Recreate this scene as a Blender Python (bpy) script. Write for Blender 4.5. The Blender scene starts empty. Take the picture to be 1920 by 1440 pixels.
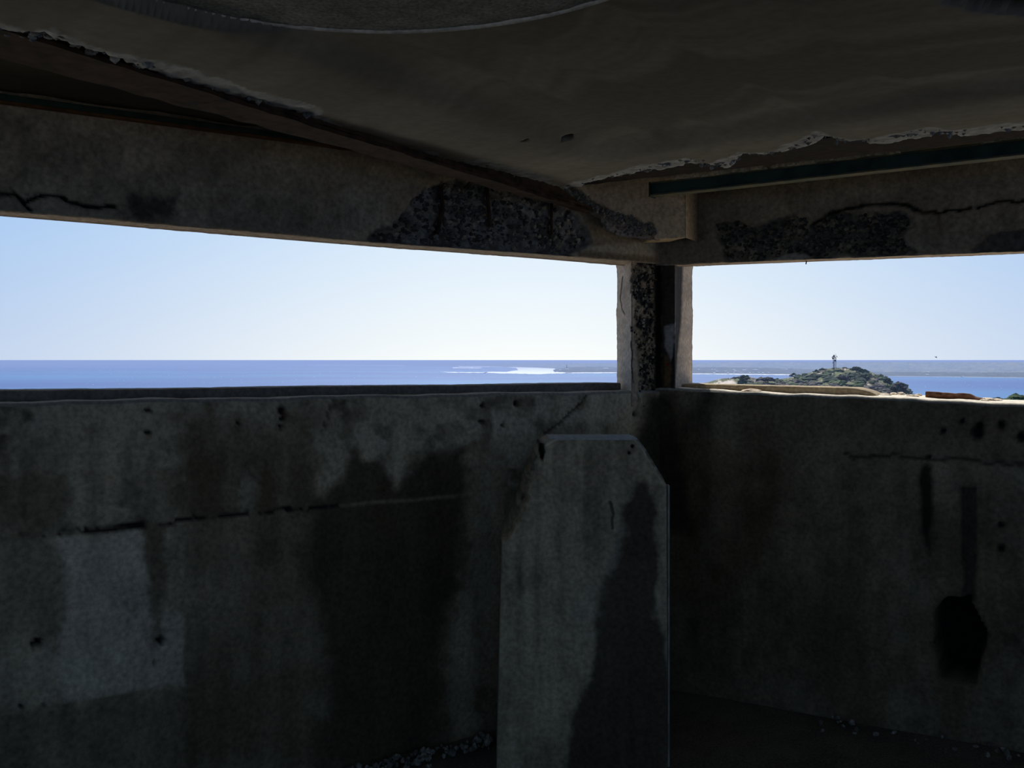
import bpy, bmesh, math, random
import numpy as np

# ------------------------------------------------------------------ camera, world, sun, exposure
EYE = 1.5            # eye height above the floor
F, CX, HY = 1800.0, 960.0, 680.0   # focal length and horizon of the photograph, in its 1920x1440 pixels
SEA = EYE - 40.0     # sea level

sc = bpy.context.scene
cam_d = bpy.data.cameras.new('camera')
cam = bpy.data.objects.new('camera', cam_d)
sc.collection.objects.link(cam)
cam_d.sensor_fit = 'HORIZONTAL'
cam_d.sensor_width = 36.0
cam_d.lens = 36.0 * F / 1920.0
cam_d.shift_y = (HY - 720.0) / 1920.0
cam_d.clip_start, cam_d.clip_end = 0.05, 200000.0
cam.location = (0, 0, EYE)
cam.rotation_euler = (math.pi / 2, 0, 0)
sc.camera = cam

SUN_AZ, SUN_EL = math.radians(1.5), math.radians(50.0)
SUN_DIR = (math.sin(SUN_AZ) * math.cos(SUN_EL), math.cos(SUN_AZ) * math.cos(SUN_EL), math.sin(SUN_EL))
SUN_STRENGTH = 4.6
SKY_STRENGTH = 1.0
HAZE_DENSITY = 1.65e-4

sun_d = bpy.data.lights.new('sun', 'SUN')
sun_d.energy = SUN_STRENGTH
sun_d.angle = math.radians(0.6)
sun_d.color = (1.0, 0.95, 0.86)
sun = bpy.data.objects.new('sun', sun_d)
sc.collection.objects.link(sun)
sun.location = (0, 0, 60)
from mathutils import Vector
sun.rotation_euler = Vector(SUN_DIR).to_track_quat('Z', 'Y').to_euler()

world = bpy.data.worlds.new('sky')
sc.world = world
world.use_nodes = True
wn, wl = world.node_tree.nodes, world.node_tree.links
wn.clear()
tc = wn.new('ShaderNodeTexCoord')
nrm = wn.new('ShaderNodeVectorMath'); nrm.operation = 'NORMALIZE'
wl.new(tc.outputs['Generated'], nrm.inputs[0])
sep = wn.new('ShaderNodeSeparateXYZ'); wl.new(nrm.outputs[0], sep.inputs[0])
ramp = wn.new('ShaderNodeValToRGB')
cr = ramp.color_ramp
cr.elements[0].position = 0.0; cr.elements[0].color = (0.45, 0.58, 0.82, 1)
cr.elements[1].position = 1.0; cr.elements[1].color = (0.12, 0.25, 0.55, 1)
for p_, c_ in ((0.14, (0.32, 0.53, 0.86)), (0.45, (0.20, 0.38, 0.70))):
    e_ = cr.elements.new(p_); e_.color = c_ + (1,)
wl.new(sep.outputs['Z'], ramp.inputs[0])
def wmath(op, a, b):
    q = wn.new('ShaderNodeMath'); q.operation = op
    for i, v in enumerate((a, b)):
        if isinstance(v, (int, float)): q.inputs[i].default_value = v
        else: wl.new(v, q.inputs[i])
    return q.outputs[0]
# paler sky on the sun's side, strongest near the horizon
flat_ = wn.new('ShaderNodeVectorMath'); flat_.operation = 'MULTIPLY'; flat_.inputs[1].default_value = (1, 1, 0); wl.new(nrm.outputs[0], flat_.inputs[0])
fn = wn.new('ShaderNodeVectorMath'); fn.operation = 'NORMALIZE'; wl.new(flat_.outputs[0], fn.inputs[0])
dh = wn.new('ShaderNodeVectorMath'); dh.operation = 'DOT_PRODUCT'; dh.inputs[1].default_value = (math.sin(SUN_AZ), math.cos(SUN_AZ), 0); wl.new(fn.outputs[0], dh.inputs[0])
side_ = wmath('POWER', wmath('MAXIMUM', dh.outputs['Value'], 0.0), 10.0)
low_ = wmath('POWER', wmath('SUBTRACT', 1.0, wmath('MAXIMUM', sep.outputs['Z'], 0.0)), 2.0)
glow = wmath('MULTIPLY', side_, low_)
# and a bright aureole round the sun itself
dot = wn.new('ShaderNodeVectorMath'); dot.operation = 'DOT_PRODUCT'; dot.inputs[1].default_value = SUN_DIR
wl.new(nrm.outputs[0], dot.inputs[0])
aur = wmath('POWER', wmath('MAXIMUM', dot.outputs['Value'], 0.0), 24.0)
def wcol(f, c):
    q = wn.new('ShaderNodeMixRGB'); q.blend_type = 'MULTIPLY'; q.inputs[0].default_value = 1.0; q.inputs[1].default_value = c
    wl.new(f, q.inputs[2]); return q.outputs[0]
def wadd(a, b):
    q = wn.new('ShaderNodeMixRGB'); q.blend_type = 'ADD'; q.inputs[0].default_value = 1.0; wl.new(a, q.inputs[1]); wl.new(b, q.inputs[2]); return q.outputs[0]
sky_out = wadd(wadd(ramp.outputs[0], wcol(glow, (0.52, 0.42, 0.16, 1))), wcol(aur, (1.6, 1.5, 1.2, 1)))
bg = wn.new('ShaderNodeBackground'); bg.inputs['Strength'].default_value = SKY_STRENGTH
wl.new(sky_out, bg.inputs['Color'])
wo = wn.new('ShaderNodeOutputWorld'); wl.new(bg.outputs[0], wo.inputs['Surface'])

sc.view_settings.view_transform = 'Standard'
sc.view_settings.look = 'None'
sc.view_settings.exposure = 0.0
sc.view_settings.gamma = 1.0
sc.view_settings.use_curve_mapping = False
sc.cycles.max_bounces = 14
sc.cycles.diffuse_bounces = 8
sc.cycles.sample_clamp_indirect = 4.0

rng = random.Random(7)
nr = np.random.default_rng(7)

# ------------------------------------------------------------------ numeric helpers
def _hash(ix, iy, iz, seed):
    h = (ix.astype(np.int64) * 374761393 + iy.astype(np.int64) * 668265263 + iz.astype(np.int64) * 2147483647 + seed * 974711) & 0xFFFFFFFF
    h = ((h ^ (h >> 13)) * 1274126177) & 0xFFFFFFFF
    h = ((h ^ (h >> 16)) * 2246822519) & 0xFFFFFFFF
    return ((h ^ (h >> 15)) & 0xFFFFFF) / float(0xFFFFFF)

def vnoise(x, y, z=0.0, seed=0):
    x, y, z = np.broadcast_arrays(np.asarray(x, float), np.asarray(y, float), np.asarray(z, float))
    ix, iy, iz = np.floor(x), np.floor(y), np.floor(z)
    fx, fy, fz = x - ix, y - iy, z - iz
    fx, fy, fz = (q * q * (3 - 2 * q) for q in (fx, fy, fz))
    r = 0
    for a in (0, 1):
        for b in (0, 1):
            for c in (0, 1):
                r = r + _hash(ix + a, iy + b, iz + c, seed) * (fx if a else 1 - fx) * (fy if b else 1 - fy) * (fz if c else 1 - fz)
    return r

def fbm(x, y, z=0.0, seed=0, octaves=4):
    s, a, t = 0, 0.5, 0
    for k in range(octaves):
        f = 2.03 ** k
        s = s + a * vnoise(np.asarray(x) * f, np.asarray(y) * f, np.asarray(z) * f, seed + 17 * k)
        t += a; a *= 0.5
    return s / t

def sstep(a, b, x):
    q = np.clip((x - a) / (b - a), 0, 1)
    return q * q * (3 - 2 * q)

def seg_dist(px, py, pts):
    d = np.full(np.shape(px), 1e9)
    for (x0, y0), (x1, y1) in zip(pts[:-1], pts[1:]):
        vx, vy = x1 - x0, y1 - y0
        t = np.clip(((px - x0) * vx + (py - y0) * vy) / (vx * vx + vy * vy + 1e-9), 0, 1)
        d = np.minimum(d, np.hypot(px - x0 - t * vx, py - y0 - t * vy))
    return d

def poly_sd(px, py, pts):
    """signed distance, positive inside"""
    d = seg_dist(px, py, list(pts) + [pts[0]])
    ins = np.zeros(np.shape(px), bool)
    n = len(pts)
    for i in range(n):
        (x0, y0), (x1, y1) = pts[i], pts[(i + 1) % n]
        if y0 == y1:
            continue
        c = (y0 > py) != (y1 > py)
        ins ^= c & (px < (x1 - x0) * (py - y0) / (y1 - y0) + x0)
    return np.where(ins, d, -d)

def mask(px, py, pts, soft=10, warp=10, scale=25, seed=3):
    wx = (fbm(px / scale, py / scale, 0.3, seed) - .5) * 2 * warp
    return sstep(-soft, soft, poly_sd(px, py, pts) + wx)

def line_mask(px, py, pts, width=2.0, warp=4, scale=18, seed=5):
    wx = (fbm(px / scale, py / scale, 0.7, seed) - .5) * 2 * warp
    wy = (fbm(px / scale, py / scale, 4.7, seed + 1) - .5) * 2 * warp
    return 1 - sstep(width * .4, width, seg_dist(px + wx, py + wy, pts))

def on_z(x, y, rel):
    Y = rel * F / (HY - y)
    return np.array([(x - CX) / F * Y, Y, EYE + rel])

def on_y(x, y, Y):
    return np.array([(x - CX) / F * Y, Y, EYE + (HY - y) * Y / F])

def to_px(P):
    return CX + F * P[..., 0] / P[..., 1], HY - F * (P[..., 2] - EYE) / P[..., 1]

class Wall:
    """a vertical inner face: origin C, along t into the room, outward normal n"""
    def __init__(self, C, d, n):
        self.C, self.d, self.n = np.array(C), np.array(d), np.array(n)
    def pt(self, t, s, z):
        t, s, z = np.broadcast_arrays(np.asarray(t, float), np.asarray(s, float), np.asarray(z, float))
        return np.stack([self.C[0] + t * self.d[0] + s * self.n[0], self.C[1] + t * self.d[1] + s * self.n[1], z], -1)
    def hit(self, x, y, s=0.0):
        r = np.array([(x - CX) / F, 1.0])
        Y = (np.dot(self.C, self.n) + s) / np.dot(r, self.n)
        return np.array([r[0] * Y, Y, EYE + (HY - y) * Y / F])
    def t_of(self, x, s=0.0):
        return float(np.dot(self.hit(x, HY, s)[:2] - self.C, self.d))

C0 = (0.686, 4.46)
WL = Wall(C0, (-0.826, -0.5635), (-0.5635, 0.826))
WR = Wall(C0, (0.869, -0.4948), (0.4948, 0.869))

# ------------------------------------------------------------------ materials
def new_mat(name):
    m = bpy.data.materials.new(name); m.use_nodes = True
    n, l = m.node_tree.nodes, m.node_tree.links
    b = n['Principled BSDF']
    b.inputs['Specular IOR Level'].default_value = 0.25
    return m, n, l, b

def painted_mat(name, rough=0.92, fine=60.0, vary=0.35, bump=0.25, bump_scale=90.0, dist=0.004):
    """concrete: the wear map stored on the mesh, times fine procedural grain, plus bump"""
    m, n, l, b = new_mat(name)
    at = n.new('ShaderNodeAttribute'); at.attribute_name = 'wear'
    co = n.new('ShaderNodeTexCoord')
    n1 = n.new('ShaderNodeTexNoise'); n1.inputs['Scale'].default_value = fine; n1.inputs['Detail'].default_value = 6
    l.new(co.outputs['Object'], n1.inputs['Vector'])
    mr = n.new('ShaderNodeMapRange'); mr.inputs['From Min'].default_value = 0.25; mr.inputs['From Max'].default_value = 0.75
    mr.inputs['To Min'].default_value = 1 - vary; mr.inputs['To Max'].default_value = 1 + vary
    l.new(n1.outputs['Fac'], mr.inputs['Value'])
    mu = n.new('ShaderNodeMixRGB'); mu.blend_type = 'MULTIPLY'; mu.inputs[0].default_value = 1
    l.new(at.outputs['Color'], mu.inputs[1]); l.new(mr.outputs[0], mu.inputs[2])
    l.new(mu.outputs[0], b.inputs['Base Color'])
    n2 = n.new('ShaderNodeTexNoise'); n2.inputs['Scale'].default_value = bump_scale; n2.inputs['Detail'].default_value = 8
    l.new(co.outputs['Object'], n2.inputs['Vector'])
    bp = n.new('ShaderNodeBump'); bp.inputs['Strength'].default_value = bump; bp.inputs['Distance'].default_value = dist
    l.new(n2.outputs['Fac'], bp.inputs['Height']); l.new(bp.outputs[0], b.inputs['Normal'])
    b.inputs['Roughness'].default_value = rough
    return m

def flat_mat(name, col, rough=0.8, scale=30.0, vary=0.25, col2=None, metallic=0.0, bump=0.0, coord='Object'):
    m, n, l, b = new_mat(name)
    co = n.new('ShaderNodeTexCoord')
    n1 = n.new('ShaderNodeTexNoise'); n1.inputs['Scale'].default_value = scale; n1.inputs['Detail'].default_value = 6
    l.new(co.outputs[coord], n1.inputs['Vector'])
    r = n.new('ShaderNodeValToRGB')
    c2 = col2 or tuple(c * (1 + vary) for c in col)
    r.color_ramp.elements[0].position = 0.35; r.color_ramp.elements[0].color = tuple(c * (1 - vary) for c in col) + (1,)
    r.color_ramp.elements[1].position = 0.68; r.color_ramp.elements[1].color = tuple(c2) + (1,)
    l.new(n1.outputs['Fac'], r.inputs[0]); l.new(r.outputs[0], b.inputs['Base Color'])
    b.inputs['Roughness'].default_value = rough; b.inputs['Metallic'].default_value = metallic
    if bump:
        bp = n.new('ShaderNodeBump'); bp.inputs['Strength'].default_value = bump; bp.inputs['Distance'].default_value = 0.004
        l.new(n1.outputs['Fac'], bp.inputs['Height']); l.new(bp.outputs[0], b.inputs['Normal'])
    return m

M_CONC = painted_mat('weathered_concrete')
M_CEIL = painted_mat('ceiling_concrete', fine=35, vary=0.12, bump=0.12)
M_ROUGH = painted_mat('broken_concrete', fine=120, vary=0.5, bump=0.5, bump_scale=160)
M_LAND = painted_mat('coast_ground', rough=1.0, fine=0.02, vary=0.35, bump=0.0)
M_HILL = painted_mat('hill_ground', rough=1.0, fine=0.25, vary=0.45, bump=0.0)
M_SCRUB = painted_mat('scrub_leaves', rough=0.9, fine=1.6, vary=0.55, bump=0.6, bump_scale=2.5, dist=0.5)
M_RUST = flat_mat('rusted_steel', (0.050, 0.031, 0.021), 0.85, 22, 0.5, (0.082, 0.043, 0.027), bump=0.4)
M_RUSTDARK = flat_mat('dark_rusted_steel', (0.012, 0.0065, 0.0045), 0.9, 26, 0.5, (0.026, 0.012, 0.008), bump=0.4)
M_GREEN = flat_mat('green_paint', (0.018, 0.05, 0.042), 0.55, 14, 0.35, (0.035, 0.075, 0.06), bump=0.1)
M_GREENLIT = flat_mat('lit_green_paint', (0.10, 0.13, 0.10), 0.7, 16, 0.35, (0.18, 0.15, 0.08), bump=0.1)  # paler copy for the flanges, light on them put into the colour
M_OUT = flat_mat('outer_concrete', (0.42, 0.38, 0.31), 0.95, 5, 0.2)
M_BACK = flat_mat('dark_stained_concrete', (0.26, 0.255, 0.235), 0.95, 3, 0.3)
M_WHITEWALL = flat_mat('white_painted_wall', (0.75, 0.74, 0.70), 0.8, 0.5, 0.05)
M_ROOF = flat_mat('pale_roof', (0.62, 0.60, 0.58), 0.7, 0.5, 0.1)
M_TOWER = flat_mat('grey_painted_steel', (0.05, 0.06, 0.10), 0.6, 1.0, 0.2)
M_BIRD = flat_mat('grey_feathers', (0.18, 0.18, 0.2), 0.8, 9, 0.3)
M_BRICK = flat_mat('rust_brown_fragment', (0.13, 0.055, 0.03), 0.9, 25, 0.4, (0.22, 0.11, 0.06), bump=0.5)
M_SAND_GLINT = flat_mat('foam_sand_sun_glint', (0.92, 0.92, 0.90), 0.9, 0.01, 0.03)  # near-white also stands in for sun glint on the wet sand

# ------------------------------------------------------------------ object helpers
COL = sc.collection
def link(name, me, mat, parent=None, **props):
    o = bpy.data.objects.new(name, me)
    COL.objects.link(o)
    if mat is not None:
        me.materials.clear(); me.materials.append(mat)
    if parent is not None:
        o.parent = parent
    for k, v in props.items():
        o[k] = v
    return o

def empty(name, loc, **props):
    o = bpy.data.objects.new(name, None); COL.objects.link(o); o.location = loc
    o.empty_display_size = 0.1
    for k, v in props.items():
        o[k] = v
    return o

def raw_mesh(name, V, faces, cols=None, smooth=False):
    me = bpy.data.meshes.new(name)
    me.from_pydata([tuple(v) for v in V], [], [tuple(f) for f in faces])
    if cols is not None:
        a = me.color_attributes.new('wear', 'FLOAT_COLOR', 'POINT')
        c = np.ones((len(V), 4), np.float32); c[:, :3] = cols
        a.data.foreach_set('color', c.ravel())
    if smooth:
        me.polygons.foreach_set('use_smooth', [True] * len(me.polygons))
    me.update()
    return me

def grid_faces(n, m, off=0, close_n=False):
    i = np.arange(n if close_n else n - 1)[:, None]; j = np.arange(m - 1)[None, :]
    i2 = (i + 1) % n
    return np.stack([(i * m + j), (i2 * m + j), (i2 * m + j + 1), (i * m + j + 1)], -1).reshape(-1, 4) + off

def grid_mesh(name, P, col, flip=False, smooth=True, caps=()):
    n, m = P.shape[:2]
    f = grid_faces(n, m)
    if flip:
        f = f[:, ::-1]
    faces = f.tolist() + [list(c) for c in caps]
    return raw_mesh(name, P.reshape(-1, 3), faces, col.reshape(-1, 3), smooth)

def prism(name, pts_a, pts_b, smooth=False, cols=None):
    """closed solid between two matching outlines"""
    n = len(pts_a)
    V = list(pts_a) + list(pts_b)
    f = [list(range(n))[::-1], list(range(n, 2 * n))]
    for i in range(n):
        j = (i + 1) % n
        f.append([i, j, n + j, n + i])
    me = raw_mesh(name, V, f, cols, smooth)
    bm = bmesh.new(); bm.from_mesh(me); bmesh.ops.recalc_face_normals(bm, faces=bm.faces); bm.to_mesh(me); bm.free()
    return me

def box_between(name, a, b, w, h, bevel=0.0, up=(0, 0, 1)):
    """bar of width w (sideways) and height h whose centre line runs from a to b"""
    a, b = Vector(a), Vector(b)
    d = (b - a).normalized(); u = Vector(up); s = d.cross(u).normalized(); u = s.cross(d).normalized()
    q = [(-w / 2, -h / 2), (w / 2, -h / 2), (w / 2, h / 2), (-w / 2, h / 2)]
    A = [a + s * x + u * y for x, y in q]; B = [b + s * x + u * y for x, y in q]
    me = prism(name, A, B)
    if bevel:
        bm = bmesh.new(); bm.from_mesh(me)
        bmesh.ops.bevel(bm, geom=bm.edges[:], offset=bevel, segments=2, affect='EDGES', profile=0.6)
        bm.to_mesh(me); bm.free()
    return me

def tube(name, pts, r, n=8, r_end=None):
    pts = [Vector(p) for p in pts]
    V, f = [], []
    for i, p in enumerate(pts):
        d = (pts[min(i + 1, len(pts) - 1)] - pts[max(i - 1, 0)]).normalized()
        u = d.orthogonal().normalized() if abs(d.z) > 0.9 else Vector((0, 0, 1))
        s = d.cross(u).normalized(); u = s.cross(d)
        rr = r if r_end is None else r + (r_end - r) * i / (len(pts) - 1)
        for k in range(n):
            a = 2 * math.pi * k / n
            V.append(p + s * math.cos(a) * rr + u * math.sin(a) * rr)
    for i in range(len(pts) - 1):
        for k in range(n):
            k2 = (k + 1) % n
            f.append([i * n + k, i * n + k2, (i + 1) * n + k2, (i + 1) * n + k])
    f.append(list(range(n))[::-1]); f.append([(len(pts) - 1) * n + k for k in range(n)])
    return raw_mesh(name, V, f, None, True)

_bm = bmesh.new(); bmesh.ops.create_icosphere(_bm, subdivisions=1, radius=1.0)
ICO_V = np.array([v.co[:] for v in _bm.verts]); ICO_F = np.array([[v.index for v in f.verts] for f in _bm.faces]); _bm.free()
_bm = bmesh.new(); bmesh.ops.create_icosphere(_bm, subdivisions=2, radius=1.0)
ICO2_V = np.array([v.co[:] for v in _bm.verts]); ICO2_F = np.array([[v.index for v in f.verts] for f in _bm.faces]); _bm.free()

def blobs(name, centres, radii, cols, jitter=0.3, squash=(1, 1, 1), fine=False, smooth=False):
    """many small stones or leaf clumps joined into one mesh"""
    BV, BF = (ICO2_V, ICO2_F) if fine else (ICO_V, ICO_F)
    n, k = len(centres), len(BV)
    C = np.asarray(centres, float).reshape(n, 1, 3); R = np.asarray(radii, float).reshape(n, 1, 1)
    J = 1 + jitter * (nr.random((n, k, 1)) - .5) * 2
    Sq = np.array(squash).reshape(1, 1, 3) * (1 + 0.35 * (nr.random((n, 1, 3)) - .5) * 2)
    V = (C + BV[None] * R * J * Sq).reshape(-1, 3)
    Fc = (BF[None] + (np.arange(n) * k)[:, None, None]).reshape(-1, 3)
    cc = np.repeat(np.asarray(cols, float).reshape(n, 1, 3), k, 1).reshape(-1, 3)
    return raw_mesh(name, V, Fc.tolist(), cc, smooth)

def rgb(base, k):
    return np.asarray(k)[..., None] * np.asarray(base, float)

def mixc(a, b, m):
    m = np.asarray(m)[..., None]
    return a * (1 - m) + np.asarray(b, float) * m

# colours of the dry and stained concrete
GREY = np.array((0.425, 0.36, 0.245)); BROWN = np.array((0.12, 0.088, 0.050)); PALE = np.array((0.58, 0.52, 0.40))
TAN = np.array((0.40, 0.32, 0.22)); BLUEAGG = np.array((0.235, 0.222, 0.20)); DARKAGG = np.array((0.085, 0.078, 0.070))

# ------------------------------------------------------------------ lower walls
PITS_L = [(530, 770, 9), (532, 785, 7), (528, 800, 8), (905, 760, 5), (968, 758, 5), (903, 790, 5), (944, 797, 5), (1193, 746, 5), (1192, 778, 6),
          (448, 793, 4), (280, 770, 6), (279, 812, 7), (70, 1205, 10), (62, 1210, 7), (300, 1200, 8), (40, 1325, 5), (85, 1322, 5), (290, 1240, 6)]
def paint_left(px, py):
    n1 = fbm(px / 110, py / 110, 0, 11); n2 = fbm(px / 26, py / 26, 0, 12)
    st = fbm(px / 30, py / 260, 0, 13)
    k = 0.40 + 0.85 * n1 + 0.5 * (n2 - .5) + 1.0 * (st - .5)
    c = rgb(GREY, np.clip(k, .2, 2))
    top = sstep(880, 780, py)
    c = mixc(c, np.array((0.52, 0.45, 0.34)), top * .6 * sstep(.35, .6, n2))
    # mid band and the foot of the wall browner
    c = mixc(c, BROWN, .55 * mask(px, py, [(330, 790), (600, 770), (610, 1440), (340, 1440), (345, 1000)], 40, 60, 70, 21))
    c = mixc(c, BROWN * .8, .5 * mask(px, py, [(-200, 1345), (340, 1285), (600, 1250), (620, 1470), (-200, 1470)], 25, 40, 60, 22))
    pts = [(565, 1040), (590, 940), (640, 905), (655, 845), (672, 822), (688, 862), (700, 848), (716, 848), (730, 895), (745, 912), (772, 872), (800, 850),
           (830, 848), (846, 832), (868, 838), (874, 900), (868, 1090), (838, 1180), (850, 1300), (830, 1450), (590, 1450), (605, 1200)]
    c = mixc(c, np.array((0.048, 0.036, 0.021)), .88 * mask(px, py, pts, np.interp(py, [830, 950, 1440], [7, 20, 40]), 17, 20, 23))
    c = mixc(c, BROWN, .7 * mask(px, py, [(480, 960), (488, 890), (500, 870), (515, 900), (518, 960)], 8, 8, 15, 24))
    for q, sd, am in (([(700, 905), (735, 900), (745, 1000), (690, 1000)], 45, .5), ([(0, 880), (40, 900), (45, 1000), (-40, 1000)], 46, .55), ([(355, 870), (420, 850), (430, 965), (360, 980)], 47, .55), ([(545, 880), (600, 870), (590, 960), (550, 960)], 48, .5),
                     ([(640, 1100), (700, 1080), (760, 1440), (640, 1440)], 49, .4), ([(-60, 1010), (105, 1010), (110, 1200), (-60, 1180)], 50, .5)):
        c = mixc(c, BROWN * .8, am * mask(px, py, q, 14, 26, 24, sd))
    c = mixc(c, BROWN, .6 * mask(px, py, [(30, 950), (60, 890), (110, 900), (120, 960), (60, 1000)], 18, 30, 30, 25))
    c = mixc(c, BROWN, .5 * mask(px, py, [(350, 770), (390, 770), (400, 960), (350, 980)], 18, 25, 40, 26))
    # lime render patch that still clings to the wall
    patch = mask(px, py, [(-300, 1040), (115, 1008), (268, 984), (345, 1000), (344, 1282), (200, 1306), (20, 1338), (-300, 1400)], 4, 6, 20, 27)
    pk = .55 + .75 * fbm(px / 45, py / 80, 0, 28)
    inner = mask(px, py, [(112, 1012), (266, 990), (275, 1060), (290, 1140), (342, 1160), (343, 1280), (120, 1318), (105, 1250), (125, 1120)], 10, 18, 35, 29)
    c = mixc(c, rgb(PALE, pk), np.clip(patch * (.25 + .7 * inner), 0, 1))
    c = mixc(c, BROWN, .75 * mask(px, py, [(262, 985), (300, 985), (318, 1060), (300, 1120), (304, 1180), (285, 1210), (278, 1100), (270, 1040)], 12, 22, 18, 30))
    # lime efflorescence
    for q, s in (([(120, 890), (170, 900), (165, 960), (130, 950)], 31), ([(190, 930), (260, 935), (262, 980), (190, 985)], 32), ([(285, 830), (330, 840), (340, 900), (300, 880)], 33),
                 ([(430, 900), (470, 880), (480, 960), (440, 965)], 34), ([(590, 810), (720, 800), (760, 890), (730, 880), (650, 830), (610, 900)], 35),
                 ([(760, 830), (860, 815), (870, 835), (800, 850)], 36), ([(930, 760), (1010, 800), (990, 850), (940, 860), (890, 800)], 37),
                 ([(880, 860), (930, 850), (940, 1440), (850, 1440), (850, 1180), (885, 1080)], 38), ([(940, 845), (985, 840), (975, 915), (945, 915)], 39)):
        c = mixc(c, PALE * (.8 if s != 38 else .55), .62 * mask(px, py, q, 16, 26, 18, s) * sstep(.35, .65, n2 + .1) * (.45 + .9 * vnoise(px / 9, py / 70, 0, s + 5)))
    d = (n2 - .5) * .006 + (n1 - .5) * .02
    d = d - .005 * patch
    ck = line_mask(px, py, [(40, 1005), (160, 996), (270, 984), (430, 966), (575, 955), (640, 946)], 4.2, 9, 14) * sstep(.25, .5, fbm(px / 40, py / 40, 0, 44) + .05)
    ck = np.maximum(ck, line_mask(px, py, [(160, 997), (270, 984)], 8, 4))
    ck = np.maximum(ck, .8 * line_mask(px, py, [(1106, 736), (1075, 772), (1020, 815)], 3, 5))
    ck = np.maximum(ck, .6 * line_mask(px, py, [(625, 742), (608, 800)], 2.5, 4))
    c = mixc(c, np.array((.012, .011, .010)), ck); d = d + .012 * ck
    pl = line_mask(px, py, [(640, 946), (760, 938), (872, 929)], 2.4, 4)
    c = mixc(c, GREY * .9, .5 * pl)
    # chipped vertical seam beside the pedestal
    for x, y, r in PITS_L:
        p = 1 - sstep(r * .55, r * 1.15, np.hypot(px - x, (py - y)) + (n2 - .5) * 6)
        c = mixc(c, np.array((.012, .012, .012)), p); d = d + .022 * p
    c = mixc(c, np.array((.12, .06, .035)), 1 - sstep(3, 7, np.hypot(px - 534, py - 778)))
    # water run at the corner of the two walls
    run = mask(px, py, [(1212, 738), (1262, 738), (1262, 900), (1200, 900), (1188, 830), (1205, 800)], 14, 10, 25, 41)
    c = mixc(c, np.array((.030, .024, .018)), .9 * run)
    return c, d

PITS_R = [(1803, 790, 5), (1835, 812, 15), (1838, 800, 10), (1768, 808, 8), (1878, 796, 9), (1915, 820, 12), (1741, 858, 5), (1876, 985, 8), (1877, 1030, 9)]
HOLE = [(1768, 1128), (1780, 1121), (1815, 1124), (1828, 1150), (1836, 1165), (1850, 1190), (1848, 1215), (1838, 1232), (1828, 1286), (1800, 1280), (1762, 1272), (1754, 1225), (1747, 1212), (1752, 1190), (1750, 1150)]
def paint_right(px, py):
    n1 = fbm(px / 110, py / 110, 0, 51); n2 = fbm(px / 26, py / 26, 0, 52); st = fbm(px / 40, py / 300, 0, 53)
    c = rgb(GREY * .62, np.clip(.33 + .7 * n1 + .5 * (n2 - .5) + .6 * (st - .5), .12, 2))
    c = mixc(c, BROWN, .5 * sstep(.45, .7, fbm(px / 90, py / 150, 0, 54)))
    run = mask(px, py, [(1200, 738), (1262, 738), (1300, 1000), (1250, 1000)], 14, 10, 25, 41)
    c = mixc(c, np.array((.030, .024, .018)), .8 * run)
    c = mixc(c, np.array((.016, .010, .007)), .95 * mask(px, py, [(1722, 880), (1735, 866), (1748, 876), (1750, 960), (1744, 1040), (1728, 1000)], 6, 6, 20, 55))
    c = mixc(c, PALE * .6, .35 * mask(px, py, [(1860, 870), (1925, 880), (1925, 910), (1890, 890)], 10, 14, 18, 56))
    d = (n2 - .5) * .006 + (n1 - .5) * .02
    ck = line_mask(px, py, [(1585, 848), (1600, 858), (1680, 854), (1745, 862), (1800, 860), (1850, 868), (1960, 874)], 4.2, 4) * .75
    c = mixc(c, np.array((.01, .01, .01)), ck); d = d + .012 * ck
    ch = mask(px, py, [(1800, 914), (1830, 914), (1828, 1125), (1806, 1125)], 3, 4, 15, 57)
    d = d + .03 * ch; c = mixc(c, np.array((.03, .032, .032)), .7 * ch)
    for x, y, r in PITS_R:
        p = 1 - sstep(r * .5, r * 1.15, np.hypot(px - x, (py - y)) + (n2 - .5) * 8)
        c = mixc(c, np.array((.012, .012, .012)), p); d = d + .022 * p
    h = sstep(-2, 3, poly_sd(px, py, HOLE) + (n2 - .5) * 8)
    d = d + .30 * h; c = mixc(c, np.array((.02, .02, .02)), h)
    return c, d

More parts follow.
